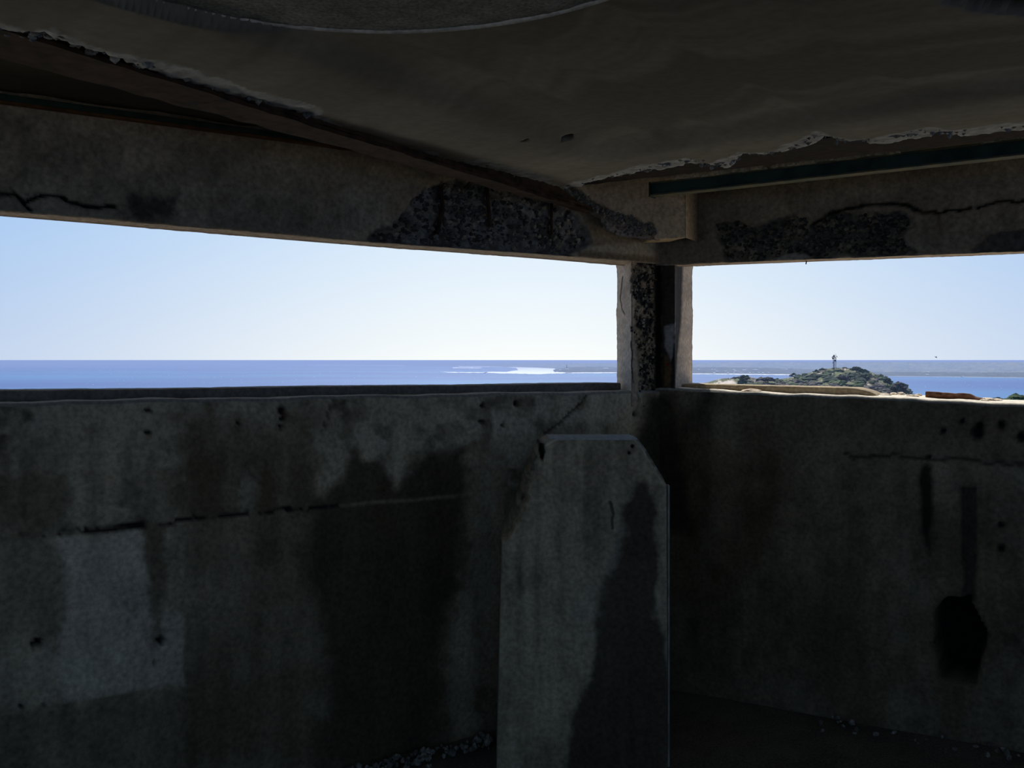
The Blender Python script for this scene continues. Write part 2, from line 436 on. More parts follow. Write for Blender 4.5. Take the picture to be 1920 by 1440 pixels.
def lower_wall(name, W, t_end, ztop, paint, vis_end, label):
    """floor-to-sill wall, swept as one skin: inner face, broken ledge, outer face"""
    t = np.concatenate([np.arange(-0.02, vis_end, .011), np.linspace(vis_end, t_end, 40)])
    zt = ztop(t)
    nz = 120
    rows_s, rows_z, kind = [], [], []
    for k in range(nz):
        rows_s.append(np.zeros_like(t)); rows_z.append(-.098 + (zt - .014 + .098) * k / (nz - 1)); kind.append(0)
    edge = (fbm(t / .10, 0 * t, 0.2, 61) - .5)
    for q in range(1, 5):
        a = math.pi / 2 * q / 4
        rows_s.append(.014 * (1 - math.cos(a)) + 0 * t); rows_z.append(zt - .014 + .014 * math.sin(a)); kind.append(1)
    for s in np.concatenate([np.arange(.03, .16, .012), np.linspace(.17, .42, 12)]):
        rows_s.append(s + 0 * t); rows_z.append(zt + 0 * t); kind.append(2)
    rows_s.append(.42 + 0 * t); rows_z.append(-.098 + 0 * t); kind.append(3)
    S = np.stack(rows_s, 1); Z = np.stack(rows_z, 1); K = np.array(kind)[None, :] + 0 * S.astype(int)
    T = t[:, None] + 0 * S
    P = W.pt(T, S, Z)
    px, py = to_px(P)
    ok = P[..., 1] > .3
    px = np.where(ok, px, -5000); py = np.where(ok, py, 900)
    c, d = paint(px, py)
    fade = np.where(K == 0, 1, 0) * sstep(-.02, .02, T)
    chips = (fbm(T / .05, S / .05, Z / .05, 66) - .5)
    S2 = S + d * fade + np.where(K == 1, .006 * chips + .010 * edge[:, None], 0)
    Z2 = Z + np.where(K == 2, .008 * chips, 0) + np.where(K == 1, .004 * chips, 0)
    ct = rgb(np.array((.27, .26, .235)) if W is WL else np.array((.72, .66, .56)), .75 + .5 * fbm(T / .08, S / .08, 0, 67))
    c = np.where((K >= 1)[..., None], ct, c)
    c = np.where((K == 1)[..., None], mixc(c, np.array((.26, .26, .24)), np.full(K.shape, .8)), c)
    me = grid_mesh(name, W.pt(T, S2, Z2), np.clip(c, 0, 1))
    return me

zl = lambda t: EYE - .1295 + .003 * np.maximum(t, 0) + .002 * np.sin(t * 9) + .0015 * np.sin(t * 23)
zr = lambda t: EYE - .117 - .0285 * np.maximum(t, 0) + .0022 * np.sin(t * 7 + 1) + .0015 * np.sin(t * 31)
o = link('wall_left', lower_wall('wall_left', WL, 4.2, zl, paint_left, 3.0, ''), M_CONC, kind='structure',
         label='long stained concrete parapet wall with a pale render patch below the sea view', category='wall')
wall_left = o
o = link('wall_right', lower_wall('wall_right', WR, 4.0, zr, paint_right, 1.75, ''), M_CONC, kind='structure',
         label='very dark concrete parapet wall with a broken hole below the hill view', category='wall')
wall_right = o

# ------------------------------------------------------------------ upstand curbs on the sills
def curb_mesh(name, W, t0, t1, s0, s1, ztop, zbot, col, end_round=True, seed=71):
    n = max(20, int((t1 - t0) / .012))
    t = np.linspace(t0, t1, n)
    prof = [(s0 + .004, 0), (s0, .5), (s0 + .001, .88), (s0 + .006, .97), (s0 + .014, 1), (s0 + .05, 1), (s1 - .01, 1), (s1, .9), (s1, 0)]
    S = np.array([p[0] for p in prof])[None] + 0 * t[:, None]; H = np.array([p[1] for p in prof])[None] + 0 * t[:, None]
    k = np.ones_like(t)
    if end_round:
        k = np.minimum(k, .12 + .88 * np.sqrt(np.clip((t1 - t) / .10, 0, 1)))
    top, bot = ztop(t), zbot(t)
    Z = bot[:, None] + (top - bot)[:, None] * H * k[:, None]
    T = t[:, None] + 0 * S
    nz = fbm(T / .05, S / .04, Z / .04, seed) - .5
    S = S + .006 * nz; Z = Z + .004 * nz * (H > .5)
    P = W.pt(T, S, Z)
    c = rgb(col, .7 + .6 * fbm(T / .07, Z / .03, 0, seed + 1))
    m = len(prof)
    caps = [list(range(m)), [(n - 1) * m + j for j in range(m)][::-1]]
    return grid_mesh(name, P, np.clip(c, 0, 1), caps=caps)

# left: a dark upstand runs the whole sill; right: it breaks off in a rounded stump
link('sill_upstand', curb_mesh('sill_upstand', WL, .12, 4.2, .135, .31, lambda t: EYE - .0955 + .0025 * t + .0012 * np.sin(t * 5), lambda t: zl(t) - .01, np.array((.17, .165, .15)), False), M_CONC, wall_left)
tR = WR.t_of(1648, .14)
link('sill_upstand', curb_mesh('sill_upstand', WR, -.05, tR, .13, .30, lambda t: EYE - .0985 - .012 * np.maximum(t, 0), lambda t: zr(t) - .01, np.array((.36, .29, .19)), True, 75), M_CONC, wall_right,
     label='tan broken-off upstand with a rounded end')
# small mortar lumps on the ledge
def lump(parent, W, x, s, L, Hh, Wd, col, seed):
    t = W.t_of(x, s)
    z = (zr if W is WR else zl)(np.array(t))
    V = ICO2_V * (1 + .25 * (vnoise(ICO2_V[:, 0] * 2, ICO2_V[:, 1] * 2, ICO2_V[:, 2] * 2, seed)[:, None] - .5) * 2)
    P = W.pt(t + V[:, 0] * L / 2, s + V[:, 1] * Wd / 2, z + Hh * .3 + V[:, 2] * Hh * .7)
    return link('mortar_lump', raw_mesh('mortar_lump', P, ICO2_F.tolist(), rgb(col, .8 + .4 * nr.random(len(P)))), M_ROUGH, parent)
for x, s, L, Hh, Wd in ((1408, .075, .09, .012, .10), (1660, .25, .05, .009, .08), (1676, .33, .03, .012, .04), (1690, .36, .035, .014, .05), (1712, .22, .05, .008, .08), (1852, .27, .06, .014, .08), (1868, .30, .05, .009, .08), (1845, .20, .04, .008, .05), (1722, .30, .03, .010, .04)):
    lump(wall_right, WR, x, s, L, Hh, Wd, np.array((.66, .56, .45)), int(x))

# ------------------------------------------------------------------ upper walls (lintels)
SPALL_L = [(700, 437), (735, 425), (765, 385), (790, 355), (840, 338), (900, 335), (930, 352), (1000, 362), (1050, 380), (1085, 405), (1105, 430), (1110, 455), (1075, 470), (1065, 500), (700, 470), (690, 445)]
def paint_lintel_l(px, py):
    n1 = fbm(px / 90, py / 60, 0, 81); n2 = fbm(px / 20, py / 20, 0, 82)
    c = rgb(np.array((.45, .365, .26)), np.clip(.45 + .75 * n1 + .5 * (n2 - .5), .15, 2))
    c = mixc(c, PALE * .65, .45 * sstep(.5, .72, fbm(px / 40, py / 26, 0, 83)) * sstep(330, 420, py))
    c = mixc(c, PALE * .75, .4 * mask(px, py, [(640, 360), (720, 350), (730, 420), (650, 430)], 20, 25, 20, 84))
    c = mixc(c, TAN * .55, .6 * mask(px, py, [(1090, 385), (1240, 430), (1245, 500), (1100, 500)], 12, 8, 20, 85))
    c = mixc(c, PALE * .8, .7 * mask(px, py, [(1090, 460), (1225, 455), (1228, 482), (1090, 470)], 4, 5, 12, 86))
    c = mixc(c, BROWN * 1.2, .6 * mask(px, py, [(1085, 472), (1235, 480), (1235, 492), (1085, 487)], 4, 4, 12, 87))
    c = mixc(c, np.array((.035, .033, .03)), .8 * mask(px, py, [(240, 370), (330, 365), (320, 415), (260, 412)], 12, 22, 18, 88))
    d = (n2 - .5) * .008 + (n1 - .5) * .02
    sp = sstep(-3, 4, poly_sd(px, py, SPALL_L) + (n2 - .5) * 22)
    ag = vnoise(px / 7, py / 7, 0, 89)
    ac = mixc(rgb(BLUEAGG, .5 + 1.0 * ag), DARKAGG, sstep(.45, .7, fbm(px / 30, py / 22, 0, 90)))
    ac = mixc(ac, np.array((.26, .22, .17)), .5 * sstep(.62, .8, n2))
    c = mixc(c, ac, sp); d = d + sp * (.018 + .030 * (fbm(px / 9, py / 9, 0, 91) - .3))
    # rust runs below three corroded bars
    for x0, x1, w in ((828, 818, 9), (913, 920, 6), (1034, 1034, 5)):
        r = line_mask(px, py, [(x0, 345), (x0 + 2, 400), (x1, 445)], w, 6, 14, int(x0))
        c = mixc(c, np.array((.045, .022, .014)), .85 * r)
    # loose flakes at the lower left, undercut by a dark crack
    fl = mask(px, py, [(-100, 388), (40, 366), (100, 368), (150, 384), (210, 388), (235, 410), (60, 420), (-100, 420)], 3, 5, 14, 92)
    d = d - .008 * fl; c = mixc(c, rgb(PALE * .55, .5 + n1), .75 * fl)
    ck = line_mask(px, py, [(-60, 372), (0, 362), (30, 362), (45, 378), (75, 366), (110, 366), (130, 376), (160, 384), (215, 388)], 5, 6)
    ck = np.maximum(ck, line_mask(px, py, [(45, 380), (60, 395)], 4, 4))
    c = mixc(c, np.array((.012, .011, .010)), ck); d = d + .02 * ck
    c = mixc(c, np.array((.42, .34, .24)), .8 * line_mask(px, py, [(128, 388), (160, 402), (190, 412)], 2.6, 3))
    c = mixc(c, TAN * .8, .7 * line_mask(px, py, [(715, 437), (760, 430), (790, 432)], 6, 6))
    return c, d

SPALL_R = [(1340, 418), (1385, 410), (1420, 425), (1450, 415), (1500, 398), (1525, 420), (1555, 400), (1590, 395), (1640, 402), (1700, 398), (1712, 420), (1690, 440), (1715, 470), (1690, 482), (1560, 478), (1535, 494),
           (1508, 480), (1480, 478), (1440, 490), (1365, 490), (1355, 470), (1345, 440)]
def paint_lintel_r(px, py):
    n1 = fbm(px / 90, py / 60, 0, 101); n2 = fbm(px / 20, py / 20, 0, 102)
    c = rgb(np.array((.40, .31, .21)), np.clip(.5 + .75 * n1 + .5 * (n2 - .5), .15, 2))
    c = mixc(c, TAN * .5, .6 * mask(px, py, [(1240, 440), (1330, 430), (1350, 500), (1240, 510)], 10, 10, 20, 103))
    c = mixc(c, np.array((.03, .026, .02)), .6 * mask(px, py, [(1280, 360), (1296, 360), (1300, 450), (1284, 450)], 6, 4, 14, 104))  # shadow beside the haunch end, painted into the lintel colour
    d = (n2 - .5) * .008 + (n1 - .5) * .02
    sp = sstep(-3, 4, poly_sd(px, py, SPALL_R) + (n2 - .5) * 24)
    sp2 = sstep(-3, 4, poly_sd(px, py, [(1820, 470), (1850, 440), (1880, 435), (1940, 425), (1960, 480), (1830, 478)]) + (n2 - .5) * 16)
    ag = vnoise(px / 7, py / 7, 0, 105)
    dk = sstep(.42, .62, fbm(px / 34, py / 26, 0, 106))
    ac = mixc(rgb(np.array((.27, .215, .14)), .4 + 1.1 * ag), DARKAGG * 1.0, dk * .85)
    c = mixc(c, ac, sp); d = d + sp * (.012 + .035 * (fbm(px / 10, py / 10, 0, 107) - .3))
    c = mixc(c, rgb(np.array((.09, .085, .075)), .6 + ag), .8 * sp2); d = d + sp2 * .03
    ck = line_mask(px, py, [(1520, 420), (1560, 400), (1600, 388), (1640, 382), (1700, 384), (1730, 398), (1770, 396), (1820, 392), (1860, 380), (1960, 374)], 4, 7)
    c = mixc(c, np.array((.012, .01, .008)), ck); d = d + .015 * ck
    c = mixc(c, np.array((.15, .06, .03)), .6 * line_mask(px, py, [(1718, 398), (1760, 402), (1764, 430)], 4, 4))
    c = mixc(c, np.array((.42, .36, .28)), .8 * mask(px, py, [(1455, 482), (1490, 470), (1512, 478), (1500, 492), (1460, 494)], 4, 6, 10, 108))
    c = mixc(c, np.array((.34, .27, .19)), 1 - sstep(3, 6, np.hypot(px - 1825, py - 392)))
    return c, d

def upper_wall(name, W, t_end, zb, thick, paint, vis_end):
    t = np.concatenate([np.arange(-0.02, vis_end, .0075), np.linspace(vis_end, t_end, 40)])
    zbt = zb(t); ZT = EYE + .96
    rows_s, rows_z, kind = [], [], []
    rows_s.append(thick(t)); rows_z.append(ZT + 0 * t); kind.append(3)
    rows_s.append(thick(t)); rows_z.append(zbt); kind.append(3)
    for q in np.linspace(1, .02, 14):
        rows_s.append(thick(t) * q); rows_z.append(zbt + .0 * t); kind.append(2)
    nz = 68
    for k in range(nz):
        rows_s.append(0 * t); rows_z.append(zbt + .006 + (ZT - zbt - .006) * k / (nz - 1)); kind.append(0)
    S = np.stack(rows_s, 1); Z = np.stack(rows_z, 1); K = np.array(kind)[None] + 0 * S.astype(int); T = t[:, None] + 0 * S
    P = W.pt(T, S, Z); px, py = to_px(P)
    ok = P[..., 1] > .3
    px = np.where(ok, px, -5000); py = np.where(ok, py, 400)
    c, d = paint(px, py)
    ch = fbm(T / .03, S / .03, Z / .03, 111) - .5; ch2 = fbm(T / .14, S / .2, 0, 112) - .5
    fade = np.where(K == 0, 1, 0) * sstep(-.02, .02, T)
    S2 = S + d * fade + np.where(K == 3, .010 * ch2 + .006 * ch, 0)
    Z2 = Z + np.where(K == 2, .005 * ch + .004 * ch2, 0)
    cs = mixc(rgb(np.array((.42, .33, .24)), .7 + .6 * fbm(T / .05, S / .03, 0, 113)), np.array((.14, .07, .05)), sstep(.55, .9, S / np.maximum(thick(t)[:, None], 1e-3)) * .7)
    c = np.where((K == 2)[..., None], cs, c)
    c = np.where((K == 3)[..., None], np.array((.4, .36, .3)), c)
    return grid_mesh(name, W.pt(T, S2, Z2), np.clip(c, 0, 1), flip=False)

tl_b = lambda t: EYE + .459 + .002 * np.sin(3 * t)
tl_th = lambda t: .17 - .024 * np.clip(t, 0, 3)
tr_b = lambda t: EYE + .452 - .013 * np.maximum(t, 0)
tr_th = lambda t: .10 + 0 * t
lintel_l = link('upper_wall', upper_wall('upper_wall', WL, 4.2, tl_b, tl_th, paint_lintel_l, 3.0), M_CONC, kind='structure',
                label='stained concrete lintel with a dark spalled patch above the sea opening', category='lintel')
lintel_r = link('upper_wall', upper_wall('upper_wall', WR, 4.0, tr_b, tr_th, paint_lintel_r, 1.75), M_CONC, kind='structure',
                label='brownish concrete lintel with crumbling lower edge above the hill opening', category='lintel')

def pebbles(parent, W, poly, count, r0, r1, colf, paint, seed, zlim=None):
    """aggregate stones standing proud in a broken patch"""
    g = np.random.default_rng(seed)
    zb = tl_b if W is WL else tr_b
    xs = [p[0] for p in poly]; ys = [p[1] for p in poly]
    X = g.uniform(min(xs), max(xs), count * 3); Y = g.uniform(min(ys), max(ys), count * 3)
    inside = poly_sd(X, Y, poly) > 4
    X, Y = X[inside][:count], Y[inside][:count]
    _, d = paint(X, Y)
    Cc = np.array([W.hit(x, y, s + .002) for x, y, s in zip(X, Y, d)])
    tt = (Cc[:, 0] - W.C[0]) * W.d[0] + (Cc[:, 1] - W.C[1]) * W.d[1]
    Cc = Cc[Cc[:, 2] > zb(tt) + r1 * 1.2]; X = Cc[:, 0]
    R = g.uniform(r0, r1, len(X))
    cols = colf(g, len(X))
    return link('exposed_aggregate', blobs('exposed_aggregate', Cc, R, cols, .3, (1, 1, .8)), M_ROUGH, parent, kind='stuff')

def agg_cols(g, n):
    k = g.random((n, 1))
    c = np.where(k < .55, np.array([[.085, .082, .08]]), np.where(k < .85, np.array([[.22, .21, .195]]), np.array([[.36, .30, .22]])))
    return c * g.uniform(.6, 1.3, (n, 1))
pebbles(lintel_l, WL, SPALL_L, 1100, .005, .014, agg_cols, paint_lintel_l, 5)
def agg_cols_r(g, n):
    k = g.random((n, 1))
    c = np.where(k < .6, np.array([[.07, .062, .052]]), np.where(k < .9, np.array([[.19, .155, .105]]), np.array([[.22, .17, .11]])))
    return c * g.uniform(.6, 1.3, (n, 1))
pebbles(lintel_r, WR, SPALL_R, 900, .005, .013, agg_cols_r, paint_lintel_r, 6)
# corroded reinforcing bars showing in the left spall
for (xa, ya), (xm, ym), (xb, yb), r in (((826, 350), (830, 395), (819, 436), .009), ((912, 345), (916, 390), (919, 425), .008), ((1035, 378), (1034, 410), (1035, 440), .006)):
    pts = [WL.hit(xa, ya, .012), WL.hit(xm, ym, .004), WL.hit(xb, yb, .012)]
    link('rebar', tube('rebar', pts, r, 8), M_RUST, lintel_l)
# a nail hanging from the right lintel's lower edge
pn = WR.hit(1511, 486, .06)
link('nail', tube('nail', [pn, pn + np.array((.002, 0, -.012)), pn + np.array((.0, 0, -.022))], .0028, 6), M_RUSTDARK, lintel_r)

# ------------------------------------------------------------------ corner pillar
def pillar():
    E1 = WL.pt(WL.t_of(1184), 0, 0)[:2]; F1 = WR.pt(WR.t_of(1266), 0, 0)[:2]
    E2 = np.array(on_y(1156.5, HY, 4.70))[:2]; F2 = np.array(on_y(1298.5, HY, 4.76))[:2]
    Cc = np.array(C0)
    back = [np.array((F2[0] + .02, F2[1] + .16)), np.array((E2[0] + .12, E2[1] + .20))]
    path = [back[1], E2, E1, Cc, F1, F2, back[0]]
    pts, seg = [], []
    for i in range(len(path) - 1):
        L = np.linalg.norm(path[i + 1] - path[i]); n = max(3, int(L / (.006 if 1 <= i <= 4 else .05)))
        for k in range(n):
            pts.append(path[i] + (path[i + 1] - path[i]) * k / n); seg.append(i)
    pts.append(path[-1]); seg.append(len(path) - 2)
    pts = np.array(pts); seg = np.array(seg)
    z = np.arange(EYE - .20, EYE + .53, .0075)
    P = np.stack([np.repeat(pts[:, None, 0], len(z), 1), np.repeat(pts[:, None, 1], len(z), 1), np.repeat(z[None], len(pts), 0)], -1)
    px, py = to_px(P)
    n1 = fbm(px / 30, py / 45, 0, 121); n2 = fbm(px / 9, py / 9, 0, 122)
    c = rgb(np.array((.50, .39, .29)), .6 + .55 * n1 + .4 * (n2 - .5))
    front = ((seg >= 1) & (seg <= 4))[:, None]
    yb = [480, 500, 545, 565, 605, 612, 650, 700, 740]
    xl = np.interp(py, yb, [1184, 1184, 1181, 1189, 1188, 1182, 1191, 1196, 1195])
    ag = sstep(-2, 2, px - xl + (n2 - .5) * 8) * (1 - sstep(1226, 1232, px)) * front
    av = vnoise(px / 5, py / 5, 0, 123)
    ac = mixc(rgb(np.array((.30, .24, .16)), .4 + av), np.array((.018, .018, .018)), sstep(.45, .6, fbm(px / 11, py / 13, 0, 124)))
    c = mixc(c, ac, ag)
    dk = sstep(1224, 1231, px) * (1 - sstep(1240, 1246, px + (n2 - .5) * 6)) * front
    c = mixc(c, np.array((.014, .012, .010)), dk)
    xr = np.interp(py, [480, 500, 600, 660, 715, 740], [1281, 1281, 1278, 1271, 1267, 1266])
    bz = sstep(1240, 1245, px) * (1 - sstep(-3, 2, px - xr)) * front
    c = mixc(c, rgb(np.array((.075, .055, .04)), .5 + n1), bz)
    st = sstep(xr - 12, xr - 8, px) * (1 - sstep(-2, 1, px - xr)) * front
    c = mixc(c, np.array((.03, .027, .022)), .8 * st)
    c = mixc(c, np.array((.46, .43, .38)), mask(px, py, [(1247, 612), (1267, 606), (1264, 650), (1259, 680), (1254, 662), (1246, 652)], 2, 3, 8, 125))
    c = mixc(c, np.array((.20, .12, .05)), .8 * mask(px, py, [(1246, 665), (1255, 668), (1261, 690), (1256, 725), (1245, 725)], 3, 4, 8, 126))
    c = mixc(c, np.array((.20, .03, .012)), 1 - sstep(3, 5.5, np.abs(px - 1252.5) + np.abs(py - 683)))
    wh = line_mask(px, py, [(1168, 520), (1162, 560), (1170, 590)], 1.6, 4) + line_mask(px, py, [(1184, 640), (1186, 690), (1188, 715)], 2, 4)
    c = mixc(c, np.array((.03, .025, .02)), np.clip(wh, 0, 1))
    d = ag * (.012 + .03 * (fbm(px / 7, py / 7, 0, 127) - .25)) + dk * .03 + bz * .008 + (n2 - .5) * .004
    # push recesses towards the pillar's middle
    mid = np.array(((E2[0] + F2[0]) / 2, 4.75))
    v = mid[None] - pts; v = v / np.linalg.norm(v, axis=1)[:, None]
    P[..., 0] += d * v[:, None, 0]; P[..., 1] += d * v[:, None, 1]
    edge = (fbm(z / .06, 0 * z, 3, 128) - .5) * .010 + (fbm(z / .02, 0 * z, 5, 129) - .5) * .004
    for i, sgn in ((np.where(seg == 1)[0][0], -1), (np.where(seg == 5)[0][0], 1)):
        P[i, :, 0] += sgn * edge
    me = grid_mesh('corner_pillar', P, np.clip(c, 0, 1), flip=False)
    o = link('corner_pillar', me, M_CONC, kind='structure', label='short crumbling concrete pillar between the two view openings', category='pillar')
    g = np.random.default_rng(9); cs, rs = [], []
    n, m = P.shape[:2]
    idx = np.argwhere(ag > .6)
    for a, b in idx[g.choice(len(idx), min(420, len(idx)), replace=False)]:
        cs.append(P[a, b] - np.array((v[a][0], v[a][1], 0)) * .001); rs.append(g.uniform(.003, .009))
    k = g.random((len(cs), 1))
    cols = np.where(k < .5, np.array([[.03, .032, .035]]), np.where(k < .8, np.array([[.24, .19, .13]]), np.array([[.36, .33, .28]]))) * g.uniform(.6, 1.2, (len(cs), 1))
    link('exposed_aggregate', blobs('exposed_aggregate', cs, rs, cols, .3), M_ROUGH, o, kind='stuff')
    return o
pillar()

# ------------------------------------------------------------------ ceiling slab with broken edges
ZC, ZF = .715, .752
JL = [on_z(x, y, ZC)[:2] for x, y in ((-120, 5), (0, 52), (40, 66), (75, 60), (140, 84), (240, 115), (330, 148), (400, 168), (470, 190), (560, 208), (600, 236), (660, 254), (760, 288), (830, 302), (900, 314), (960, 330), (1000, 345), (1048, 356))]
JR = [on_z(x, y, ZC)[:2] for x, y in ((1048, 356), (1090, 342), (1130, 332), (1190, 322), (1250, 306), (1290, 298), (1345, 312), (1390, 287), (1430, 290), (1500, 274), (1540, 252), (1580, 262), (1640, 262), (1700, 252), (1745, 243), (1800, 248), (1860, 241), (1925, 236), (2050, 226))]
uL = JL[-1] - JL[1]; uL = uL / np.linalg.norm(uL); nL = np.array((-uL[1], uL[0]))
uR = JR[-2] - JR[0]; uR = uR / np.linalg.norm(uR); nR = np.array((-uR[1], uR[0]))
def edge_s(P, pts, u, n):
    O = JL[-1]
    q = np.array([[np.dot(p - O, u), np.dot(p - O, n)] for p in pts])
    order = np.argsort(q[:, 0]); q = q[order]
    a = (P[..., 0] - O[0]) * u[0] + (P[..., 1] - O[1]) * u[1]; b = (P[..., 0] - O[0]) * n[0] + (P[..., 1] - O[1]) * n[1]
    return a, b - np.interp(a, q[:, 0], q[:, 1]), b
HC, HR = np.array(on_z(745, 55, ZF)[:2]) - np.array((.02, .67)), .67
def ceiling():
    X = np.concatenate([np.arange(-3.3, -1.55, .12), np.arange(-1.55, 1.95, .0105), np.arange(1.95, 4.5, .12)])
    Y = np.concatenate([np.arange(-2.2, 1.6, .12), np.arange(1.6, 4.2, .0105), np.arange(4.2, 4.9, .05)])
    P = np.stack(np.meshgrid(X, Y, indexing='ij') + [np.zeros((len(X), len(Y)))], -1)
    x, y = P[..., 0], P[..., 1]
    aL, sL, bL0 = edge_s(P, JL, uL, nL); aR, sR, bR0 = edge_s(P, JR, uR, nR)
    s = np.maximum(sL, sR)
    jag = (fbm(x / .035, y / .035, 0, 141) - .5) * .035 + (fbm(x / .11, y / .11, 0, 142) - .5) * .03
    s = s + jag
    w = .035 + .095 * sstep(.40, .66, fbm(x / .22, y / .22, 0, 143))
    w = w * np.where(sR > sL, 1.15, 1.0)
    s = s + w * np.where(sR > sL, .40, .85)
    ins = sstep(.34, .52, -np.maximum(bL0, bR0))
    z = ZC + (ZF - ZC) * ins
    fr = sstep(-.004, .004, s) * (1 - sstep(0, .006, s - w))
    z = z + np.clip(s / .07, 0, 1) * .003 * fr + fr * (fbm(x / .018, y / .018, 0, 144) - .5) * .012
    out = sstep(0, .012, s - w)
    z = np.where(out > 0, z + (.83 + .012 * (fbm(x / .1, y / .1, 0, 145) - .5) - z) * out, z)
    n1 = fbm(x / .5, y / .5, 0, 146); n2 = fbm(x / .06, y / .06, 0, 147)
    z = z + (n1 - .5) * .0015 * (s < 0)
    streak = fbm(aR / .9, sR / .045, 0, 148)
    c = rgb(np.array((.33, .30, .255)), .75 + .35 * n1 + .12 * (n2 - .5) + .30 * (streak - .5))
    c = mixc(c, np.array((.17, .155, .125)), .75 * sstep(.32, .60, fbm(aR / 2.5, sR / .16, 0, 149)) * sstep(.25, .5, -sR) * sstep(-.1, .9, aR))
    fc = rgb(np.array((.56, .57, .575)), .35 + 1.0 * fbm(x / .02, y / .02, 0, 150))
    c = mixc(c, fc, fr)
    c = mixc(c, np.array((.085, .075, .055)), out)
    # a second broken strip with a bar showing, far right near the top of the frame
    br = poly_sd(x, y, [tuple(on_z(q, r, ZF)[:2]) for q, r in ((1740, -60), (1775, 6), (1800, 8), (1850, 20), (1930, 26), (2050, 30), (2050, -60))]) + jag
    b2 = sstep(-.004, .006, br)
    rim = sstep(-.035, -.01, br) * (1 - b2)
    z = z + .035 * b2; c = mixc(c, np.array((.022, .012, .008)), b2); c = mixc(c, np.array((.20, .215, .23)), .8 * rim)
    # small square anchor pocket
    po = on_z(1063, 265, .726)[:2]
    pk = (np.maximum(np.abs(x - po[0]), np.abs(y - po[1])) < .017)
    z = z + .05 * pk; c = np.where(pk[..., None], np.array((.01, .01, .01)), c)
    p2 = on_z(985, 257, .728)[:2]
    pk = (np.hypot(x - p2[0], y - p2[1]) < .009); z = z + .02 * pk; c = np.where(pk[..., None], np.array((.04, .04, .04)), c)
    rr = np.hypot(x - HC[0], y - HC[1])
    z = z + .05 * (1 - sstep(HR - .012, HR, rr))
    P[..., 2] = EYE + z
    cm = grid_mesh('ceiling', P, np.clip(c, 0, 1), flip=True)
    bm = bmesh.new(); bm.from_mesh(cm)      # the slab ends inside the thickness of the walls
    kill = []
    for v in bm.verts:
        q = np.array((v.co.x, v.co.y)) - WL.C
        if q @ WL.n > .10 or q @ WR.n > .07 or v.co.x < WL.pt(4.2, 0, 0)[0] - .12 or v.co.x > WR.pt(4.0, 0, 0)[0] + .12:
            kill.append(v)
    bmesh.ops.delete(bm, geom=kill, context='VERTS'); bm.to_mesh(cm); bm.free()
    o = link('ceiling', cm, M_CEIL, kind='structure',
             label='smooth brown-grey concrete ceiling slab with broken jagged edges', category='ceiling')
    # rough infill of the round hatch and its raised mortar rim
    R = np.concatenate([np.linspace(.02, .45, 14), np.linspace(.46, HR + .004, 40)]); A = np.linspace(0, 2 * math.pi, 320)
    rr, aa = np.meshgrid(R, A, indexing='ij')
    X2, Y2 = HC[0] + rr * np.cos(aa), HC[1] + rr * np.sin(aa)
    z2 = EYE + ZF - .004 + .006 * (fbm(X2 / .03, Y2 / .03, 0, 151) - .5) + .004 * (fbm(X2 / .2, Y2 / .2, 0, 152) - .5)
    cc = rgb(np.array((.30, .30, .275)), .55 + .8 * fbm(X2 / .05, Y2 / .05, 0, 153) + .2 * (fbm(X2 / .4, Y2 / .4, 0, 154) - .5))
    link('hatch_infill', grid_mesh('hatch_infill', np.stack([X2, Y2, z2], -1), np.clip(cc, 0, 1), flip=True), M_ROUGH, o, label='round rough grey infill panel')
    pts = []
    V, Fc = [], []
    na, nb = 240, 8
    for i in range(na):
        a = 2 * math.pi * i / na
        r0 = HR + .004 * (vnoise(math.cos(a) * 4, math.sin(a) * 4, 0, 155) - .5)
        for k in range(nb):
            b = 2 * math.pi * k / nb
            V.append((HC[0] + (r0 + .008 * math.cos(b)) * math.cos(a), HC[1] + (r0 + .008 * math.cos(b)) * math.sin(a), EYE + ZF - .0025 + .007 * math.sin(b)))
    for i in range(na):
        for k in range(nb):
            i2, k2 = (i + 1) % na, (k + 1) % nb
            Fc.append([i * nb + k, i2 * nb + k, i2 * nb + k2, i * nb + k2])
    link('hatch_rim', raw_mesh('hatch_rim', V, Fc, np.tile(np.array((.62, .60, .54)), (len(V), 1)), True), M_CONC, o, label='pale raised mortar ring')
    return o
ceil = ceiling()

# stones left standing along both broken edges
def edge_stones(pts, seed, n, corner_bias):
    g = np.random.default_rng(seed); cs, rs = [], []
    P = np.array(pts)
    L = np.linalg.norm(np.diff(P, axis=0), axis=1); cum = np.concatenate([[0], np.cumsum(L)])
    for _ in range(n):
        q = g.random() * cum[-1]; x = np.interp(q, cum, P[:, 0]); y = np.interp(q, cum, P[:, 1])
        x += g.normal(0, .018); y += g.normal(.015, .018)
        cs.append((x, y, EYE + ZC + .010 + g.uniform(-.004, .004))); rs.append(g.uniform(.004, .012))
    k = g.random((n, 1))
    return cs, rs, np.where(k < .6, np.array([[.20, .22, .25]]), np.array([[.30, .29, .27]])) * g.uniform(.5, 1.3, (n, 1))
for pts, sd, n in ((JL, 21, 420), (JR, 22, 420)):
    cs, rs, cols = edge_stones(pts, sd, n, 0)
    link('exposed_aggregate', blobs('exposed_aggregate', cs, rs, cols, .35), M_ROUGH, ceil, kind='stuff')

